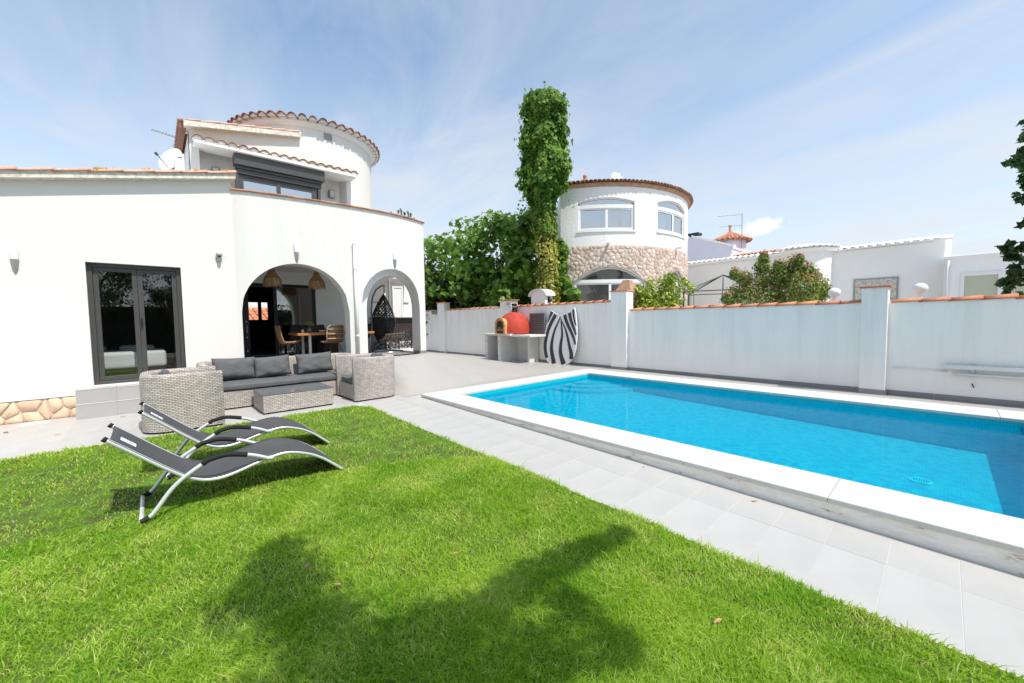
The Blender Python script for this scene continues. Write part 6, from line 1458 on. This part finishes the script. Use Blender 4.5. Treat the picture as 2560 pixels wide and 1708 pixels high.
for az, z in ((-25.7, 2.62), (-24.2, 2.45), (-23.4, 2.3), (-28.4, 2.5), (-29.8, 2.25)):
    p = fpos(az, 12.4, z); bb.append((p[0] + 5.7, p[1] - 11.3, p[2] + .25, .16, .16, .22, 60))
shrub('lemon_bush', 'bright yellow-green leafy bush behind the wall beside the tall pillar', 'bush', (-5.7, 11.3, -.25), bb, g_lemon, (.075, .14), 0, seed=32, h=2.2)
sr = np.random.default_rng(41); bb, br_ = [], []
def sump(az, el, dist): a = rad(az); return np.array([math.sin(a) * dist + 3.6, math.cos(a) * dist - 13.6, 1.45 + el * dist + .25])
spikes = ((-18.3, .098, .14), (-17.2, .085, .2), (-15.25, .128, .13), (-15.4, .11, .2), (-15.0, .09, .3), (-13.6, .106, .16), (-13.4, .09, .24), (-12.2, .108, .2), (-11.7, .118, .1), (-12.2, .085, .32), (-11.0, .092, .2), (-10.4, .08, .18), (-10.1, .062, .28), (-9.6, .05, .22), (-16.4, .066, .32), (-14.3, .062, .4), (-12.8, .058, .4), (-11.2, .055, .35), (-18.0, .055, .24), (-19.0, .042, .18), (-17, .04, .35), (-15, .036, .4), (-13, .034, .4), (-11, .034, .35))
for az, el, s in spikes:
    p = sump(az, el, 14.2 + sr.uniform(-.4, .4)); (bb).append((p[0], p[1], p[2] - .06, s * 1.15, s * 1.15, s * 1.2, int(150 + 950 * s)))
    br_.append((p[0], p[1], p[2] + s * .55, s * 1.0, s * 1.0, s * .9, int(40 + 150 * s)))
t, _ = shrub('maple_shrub', 'green shrub with reddish shoot tips in front of the low white house', 'shrub', (-3.6, 13.6, -.25), bb, g_sumac, (.06, .12), 0, seed=42, h=1.9)
leaves('red_tips', g_sumac_r, *blob_points(br_, sr, .45, .4, .5), sr.uniform(.06, .11, sum(b[6] for b in br_)), t, rng=sr)
t = thing('reed_tuft', 'thin yellowish reed tuft behind the wall next to the globe light', 'plant', (-2.1, 11.2, -.25)); q = MB(); rr2 = random.Random(4)
for k in range(26):
    x = rr2.gauss(0, .12); y = rr2.gauss(0, .1); h = rr2.uniform(1.95, 2.55); q.add([(x - .008, y, 1.2), (x + .008, y, 1.2), (x * 1.6 + rr2.gauss(0, .06), y, h)], [(0, 1, 2)])
stuff(q.build('reeds', g_ivy_y, t))
# tree at the right edge, just behind the wall
tr_ = np.random.default_rng(51)
rtre = thing('dark_leaved_tree', 'dark glossy tree whose branches reach into the right edge of the view', 'tree', (2.75, 11.2, -.25))
bb = []
def spray(c, r, n, k):
    for q in range(k):
        d = tr_.normal(size=3) * np.array([1, 1, .7]); d /= np.linalg.norm(d); e = c + d * r * tr_.uniform(.2, 1.05); sr_ = r * tr_.uniform(.16, .34)
        bb.append((e[0], e[1], e[2], sr_ * 1.15, sr_ * 1.15, sr_ * .9, max(5, int(n / k * .6))))
for z in np.linspace(2.0, 7.4, 34):
    rx = float(np.interp(z, [2.0, 2.9, 3.6, 4.2, 4.8, 6, 7.6], [1.45, 1.25, .95, .95, 1.05, 1.0, .5])); a = tr_.uniform(0, 2 * PI); q = tr_.uniform(.15, .8)
    spray(np.array([rx * q * math.cos(a), rx * q * math.sin(a) * .8, z + .25]), tr_.uniform(.3, .5), 150, 9)
for az, el, s_ in ((3.1, .105, .13), (3.3, .09, .2), (3.5, .08, .26), (3.0, .045, .12), (3.4, .055, .26), (3.25, .237, .13), (3.45, .228, .14), (3.65, .2, .12), (3.75, .175, .13), (3.9, .267, .12), (4.0, .14, .13), (4.1, .292, .12), (4.3, .31, .16), (3.8, .05, .36), (4.3, .08, .5), (4.6, .2, .36), (4.4, .26, .26), (4.3, .14, .3)):
    a = rad(az); dd = 10.9; a += s_ * 1.1 / dd; spray(np.array([math.sin(a) * dd - 2.75, math.cos(a) * dd - 11.2, 1.45 + el * dd + .25]), s_ * 1.15, int(50 + 420 * s_), 8)
leaves('crown', g_tree, *blob_points(bb, tr_, .3, .35, .6), tr_.uniform(.11, .19, sum(b[6] for b in bb)), rtre, kind='leaf', asp=.5, rng=tr_)
trunk(rtre, [(.2, .1, 0), (.1, 0, 2.2), (0, .1, 4.5), (.1, 0, 7.2)], [.16, .13, .09, .03])
for a, z in ((3.3, 2.4), (2.8, 3.3), (3.6, 4.4), (2.4, 5.0)): trunk(rtre, [(.1, 0, z - .5), (.5 * math.cos(a), .5 * math.sin(a), z), (1.0 * math.cos(a), 1.0 * math.sin(a), z + .3)], [.05, .035, .012], name='limb')
# garden trees behind and beside the viewer: they shade the lawn and show in the door glass
def round_tree(label, base, h, crown, n, seed, mat, size, grp='trees behind the viewer'):
    t = thing('garden_tree', label, 'tree', base, 0, grp); r_ = np.random.default_rng(seed); cx, cy, cz, cr = crown
    bl = fill_blobs((cx, cy, cz), (cr, cr, cr * .8), n, 0, r_, (cr * .2, cr * .38), .8, 170)
    leaves('crown', mat, *blob_points(bl, r_, .3, .3, .6), r_.uniform(*size, n * 170), t, rng=r_)
    trunk(t, [(0, 0, 0), (.05, .05, h * .5), (cx * .8, cy * .8, h)], [.14, .11, .05])
    for k in range(5):
        a = 2 * PI * k / 5; trunk(t, [(cx * .5, cy * .5, h * .7), (cx + cr * .4 * math.cos(a), cy + cr * .4 * math.sin(a), cz), (cx + cr * .8 * math.cos(a), cy + cr * .8 * math.sin(a), cz + cr * .3)], [.06, .04, .012], name='limb')
    return t
round_tree('large garden tree far to the right behind the viewer', (7.0, -2.2, -.2), 3.0, (0, 0, 4.3, 2.2), 55, 61, g_tree, (.09, .16))
round_tree('broad garden tree straight behind the viewer', (7.6, 3.6, -.2), 2.6, (0, 0, 3.6, 1.9), 50, 62, g_tree, (.09, .16))
round_tree('shorter garden tree by the hedge behind the viewer', (6.2, .8, -.2), 2.2, (0, 0, 3.0, 1.3), 30, 63, g_hedge, (.08, .14))
hg = thing('hedge', 'tall clipped dark hedge behind the viewer', 'hedge', (9.2, .5, -.25)); hgr = np.random.default_rng(66)
MB().box((.1, -9, 0), (.9, 9, 2.7)).build('hedge_core', m_dark, hg)
n_h = 9000; Ph = np.stack([hgr.uniform(-.2, .25, n_h), hgr.uniform(-9, 9, n_h), hgr.uniform(0, 3.1, n_h)], 1); leaves('hedge_leaves', g_hedge, Ph, hgr.normal(size=(n_h, 3)) + np.array([-.8, 0, .3]), hgr.uniform(.1, .2, n_h), hg, rng=hgr)
# the slender tree whose crown throws its shadow on the near lawn
sh = thing('shade_tree', 'slender tree right of the viewer that shades the near lawn', 'tree', (2.4, 1.1, -.13)); s_r = np.random.default_rng(71)
Hs = 4.6; sb = []
def shade(x, y, r, n, z=None): z = Hs if z is None else z; k = (z + .06) / math.tan(SUN_EL); sb.append((x + k * math.cos(SUN_AZ) - 2.4, y + k * math.sin(SUN_AZ) - 1.1, z + .13, r, r, r * .7, int(n * 1.5)))
for (x, y, r, n) in ((-2.95, .56, .13, 90), (-2.78, .52, .2, 180), (-2.55, .55, .22, 190), (-2.5, .33, .22, 200), (-2.25, .45, .26, 240), (-2.05, .62, .2, 150), (-1.8, .40, .32, 330), (-1.5, .65, .28, 300), (-1.4, .62, .34, 360), (-1.35, .95, .24, 260), (-1.55, 1.2, .17, 170), (-1.60, 1.42, .16, 210), (-1.60, 1.6, .14, 190), (-1.58, 1.78, .13, 180), (-1.56, 1.95, .12, 160), (-1.53, 2.1, .11, 150), (-1.51, 2.24, .10, 120), (-1.49, 2.38, .08, 80), (-1.62, .95, .24, 200), (-1.5, .8, .26, 230), (-1.75, .75, .2, 120), (-1.2, 1.25, .2, 190), (-1.05, .9, .3, 300), (-1.0, .4, .45, 450), (-1.0, 1.5, .16, 110), (-1.3, 1.55, .16, 120), (-.6, .7, .4, 380), (-.6, 0, .5, 450), (-.2, .3, .5, 450)):
    shade(x, y, r, n, Hs + s_r.uniform(-.25, .35))
leaves('crown', g_tree, *blob_points(sb, s_r, .15, .3, .8), s_r.uniform(.05, .09, sum(b[6] for b in sb)), sh, rng=s_r)
trunk(sh, [(0, 0, 0), (.05, .1, 2.2), (-.4, 0, 3.8), (-1.2, -.2, 4.7)], [.11, .09, .06, .02])

# ================================================================== GRASS
def grass():
    r = np.random.default_rng(99); C0 = np.array([0, 0, 1.45])
    yaw = _y; bands = []
    # candidate points in view wedge, density falls with distance
    def wedge(n, d0, d1, a0, a1): 
        d = np.sqrt(r.uniform(d0 * d0, d1 * d1, n)); a = r.uniform(a0, a1, n); return np.stack([np.sin(a) * d, np.cos(a) * d], 1)
    A0, A1 = yaw - rad(62), yaw + rad(62)
    P = np.concatenate([wedge(190000, .8, 2.3, A0, A1), wedge(210000, 2.2, 4.2, A0, A1), wedge(170000, 4.1, 8.6, A0, A1), wedge(55000, .0, 4.2, yaw - rad(150), yaw + rad(150)), wedge(30000, 4.2, 7.5, yaw - rad(100), A0), wedge(30000, 4.2, 7.5, A1, yaw + rad(100))])
    edge = np.where(P[:, 0] - LX0 < .35, .14 * np.clip(1 - (P[:, 0] - LX0) / .35, 0, 1) ** 2, 0)
    wob = np.array([noise.noise(Vector((x * 2.3, y * 2.3, 0))) for x, y in P[:, :2]])
    ok = (P[:, 0] > LX0 - .02 + .03 * wob) & (P[:, 1] < LY1 - edge + .01 + .035 * wob) & (P[:, 0] < 4) & (P[:, 1] > -5)
    P = P[ok]; wob = wob[ok]
    clump = np.array([noise.fractal(Vector((x * 1.7, y * 1.7, 3.1)), 1., 2., 3) for x, y in P])
    fine = np.array([noise.noise(Vector((x * 9, y * 9, 7.7))) for x, y in P])
    n = len(P); dist = np.hypot(P[:, 0], P[:, 1])
    near_edge = (P[:, 1] > LY1 - .10) | (P[:, 0] < LX0 + .12)
    H = .9 * (.021 + .013 * r.random(n) + .011 * clump + .006 * fine) * (1 + .9 * (r.random(n) < .035)); H = np.clip(H, .014, .085); H[near_edge] *= r.uniform(.7, 1.5, near_edge.sum())
    W = .0011 + .00058 * dist + .0005 * r.random(n)
    th = r.uniform(0, 2 * PI, n) ; lean = np.abs(r.normal(.85, .4, n)) * H + fine * .006
    # combed drift so the sward has direction patches
    dth = np.array([noise.noise(Vector((x * .9, y * .9, 21.))) for x, y in P]) * 3.5
    th = np.where(r.random(n) < .3, dth + r.normal(0, .8, n), th)
    dx, dy = np.cos(th), np.sin(th); fa = r.uniform(0, 2 * PI, n); sx, sy = np.cos(fa), np.sin(fa)
    z0 = np.where(P[:, 0] < -6.6, .02, .02 - .0175 * (P[:, 0] + 6.6)) + .008
    V = np.zeros((n, 5, 3))
    def put(i, s, l, h): V[:, i, 0] = P[:, 0] + sx * W * s + dx * lean * l; V[:, i, 1] = P[:, 1] + sy * W * s + dy * lean * l; V[:, i, 2] = z0 + H * h
    put(0, -1, 0, 0); put(1, 1, 0, 0); put(2, -.8, .32, .6); put(3, .8, .32, .6); put(4, 0, 1.05, .97)
    F = np.array([(0, 1, 3), (0, 3, 2), (2, 3, 4)]); F = (F[None] + (np.arange(n) * 5)[:, None, None]).reshape(-1, 3)
    me = D.meshes.new('grass'); me.vertices.add(n * 5); me.vertices.foreach_set('co', V.reshape(-1).astype(np.float32)); nf = len(F)
    me.loops.add(nf * 3); me.loops.foreach_set('vertex_index', F.reshape(-1).astype(np.int32)); me.polygons.add(nf); me.polygons.foreach_set('loop_start', (np.arange(nf) * 3).astype(np.int32))
    try: me.polygons.foreach_set('loop_total', np.full(nf, 3, np.int32))
    except Exception: pass
    me.update(calc_edges=True); me.materials.append(g_grass)
    o = link('grass', me); stuff(o); o['label'] = 'short green lawn grass around the sun loungers'; o['category'] = 'grass'
    return o
grass()
# fallen leaves, each its own
def dry_leaf(x, y, L, rz, label, on_lawn=True, col=m_dry):
    z = gz(x) + (.040 if on_lawn else .004); mb = MB(); n = 5; vs = []
    for i in range(n + 1):
        u = i / n; w = .32 * math.sin(PI * min(1, u * .93 + .05)) ; c = .10 * math.sin(PI * u)
        vs += [((u - .5) * L, -w * L * .5, (c + .10) * L * .6), ((u - .5) * L, 0, c * L * .6), ((u - .5) * L, w * L * .5, (c + .13) * L * .6)]
    fs = [(3 * i + k, 3 * i + 3 + k, 3 * i + 4 + k, 3 * i + 1 + k) for i in range(n) for k in (0, 1)]
    o = mb.add(vs, fs).build('fallen_leaf', col, smooth=True); o.location = (x, y, z); o.rotation_euler = (.15, -.12, rz)
    return tag(o, label, 'leaf', 'dry leaves scattered on the lawn and paving')
for a in ((-.71, 1.99, .055, 1.2, 'pale pink-brown dry leaf on the right of the lawn near the paving'), (-5.35, 2.15, .06, .4, 'light brown dry leaf near the far right lawn corner'), (-2.55, .62, .06, 2.2, 'curled twig-like dry leaf in the tree shadow on the lawn'),
          (-2.25, .70, .055, .5, 'thin brown dry leaf in the middle of the tree shadow'), (-2.05, 1.35, .035, 1.0, 'tiny tan dry leaf in the sunlit lawn centre'), (-2.0, -.62, .05, .9, 'brown dry leaf at the lower left of the lawn'),
          (-2.15, -.45, .05, 2.8, 'tan dry leaf upright in the lower left lawn'), (-2.45, -1.35, .045, .1, 'small dark dry leaf near the left edge of the lawn'), (-.85, 1.02, .04, .2, 'small tan dry leaf at the lower middle edge of the lawn')):
    dry_leaf(*a)
for a in ((-8.6, -1.55, .11, .5, 'long brown dry leaf at the foot of the stone plinth'), (-7.9, -1.0, .06, 2.1, 'little curled brown leaf on the paving before the plinth'), (-8.7, -.42, .07, 1.1, 'brown leaf at the foot of the door step'), (-7.9, -.1, .06, .3, 'tan leaf on the paving between step and armchair'), (-1.02, 3.61, .05, .6, 'small brown leaf debris against the pool kerb'), (-2.02, 3.62, .04, 2.0, 'little dark leaf debris against the pool kerb, further left')):
    dry_leaf(*a, on_lawn=False)
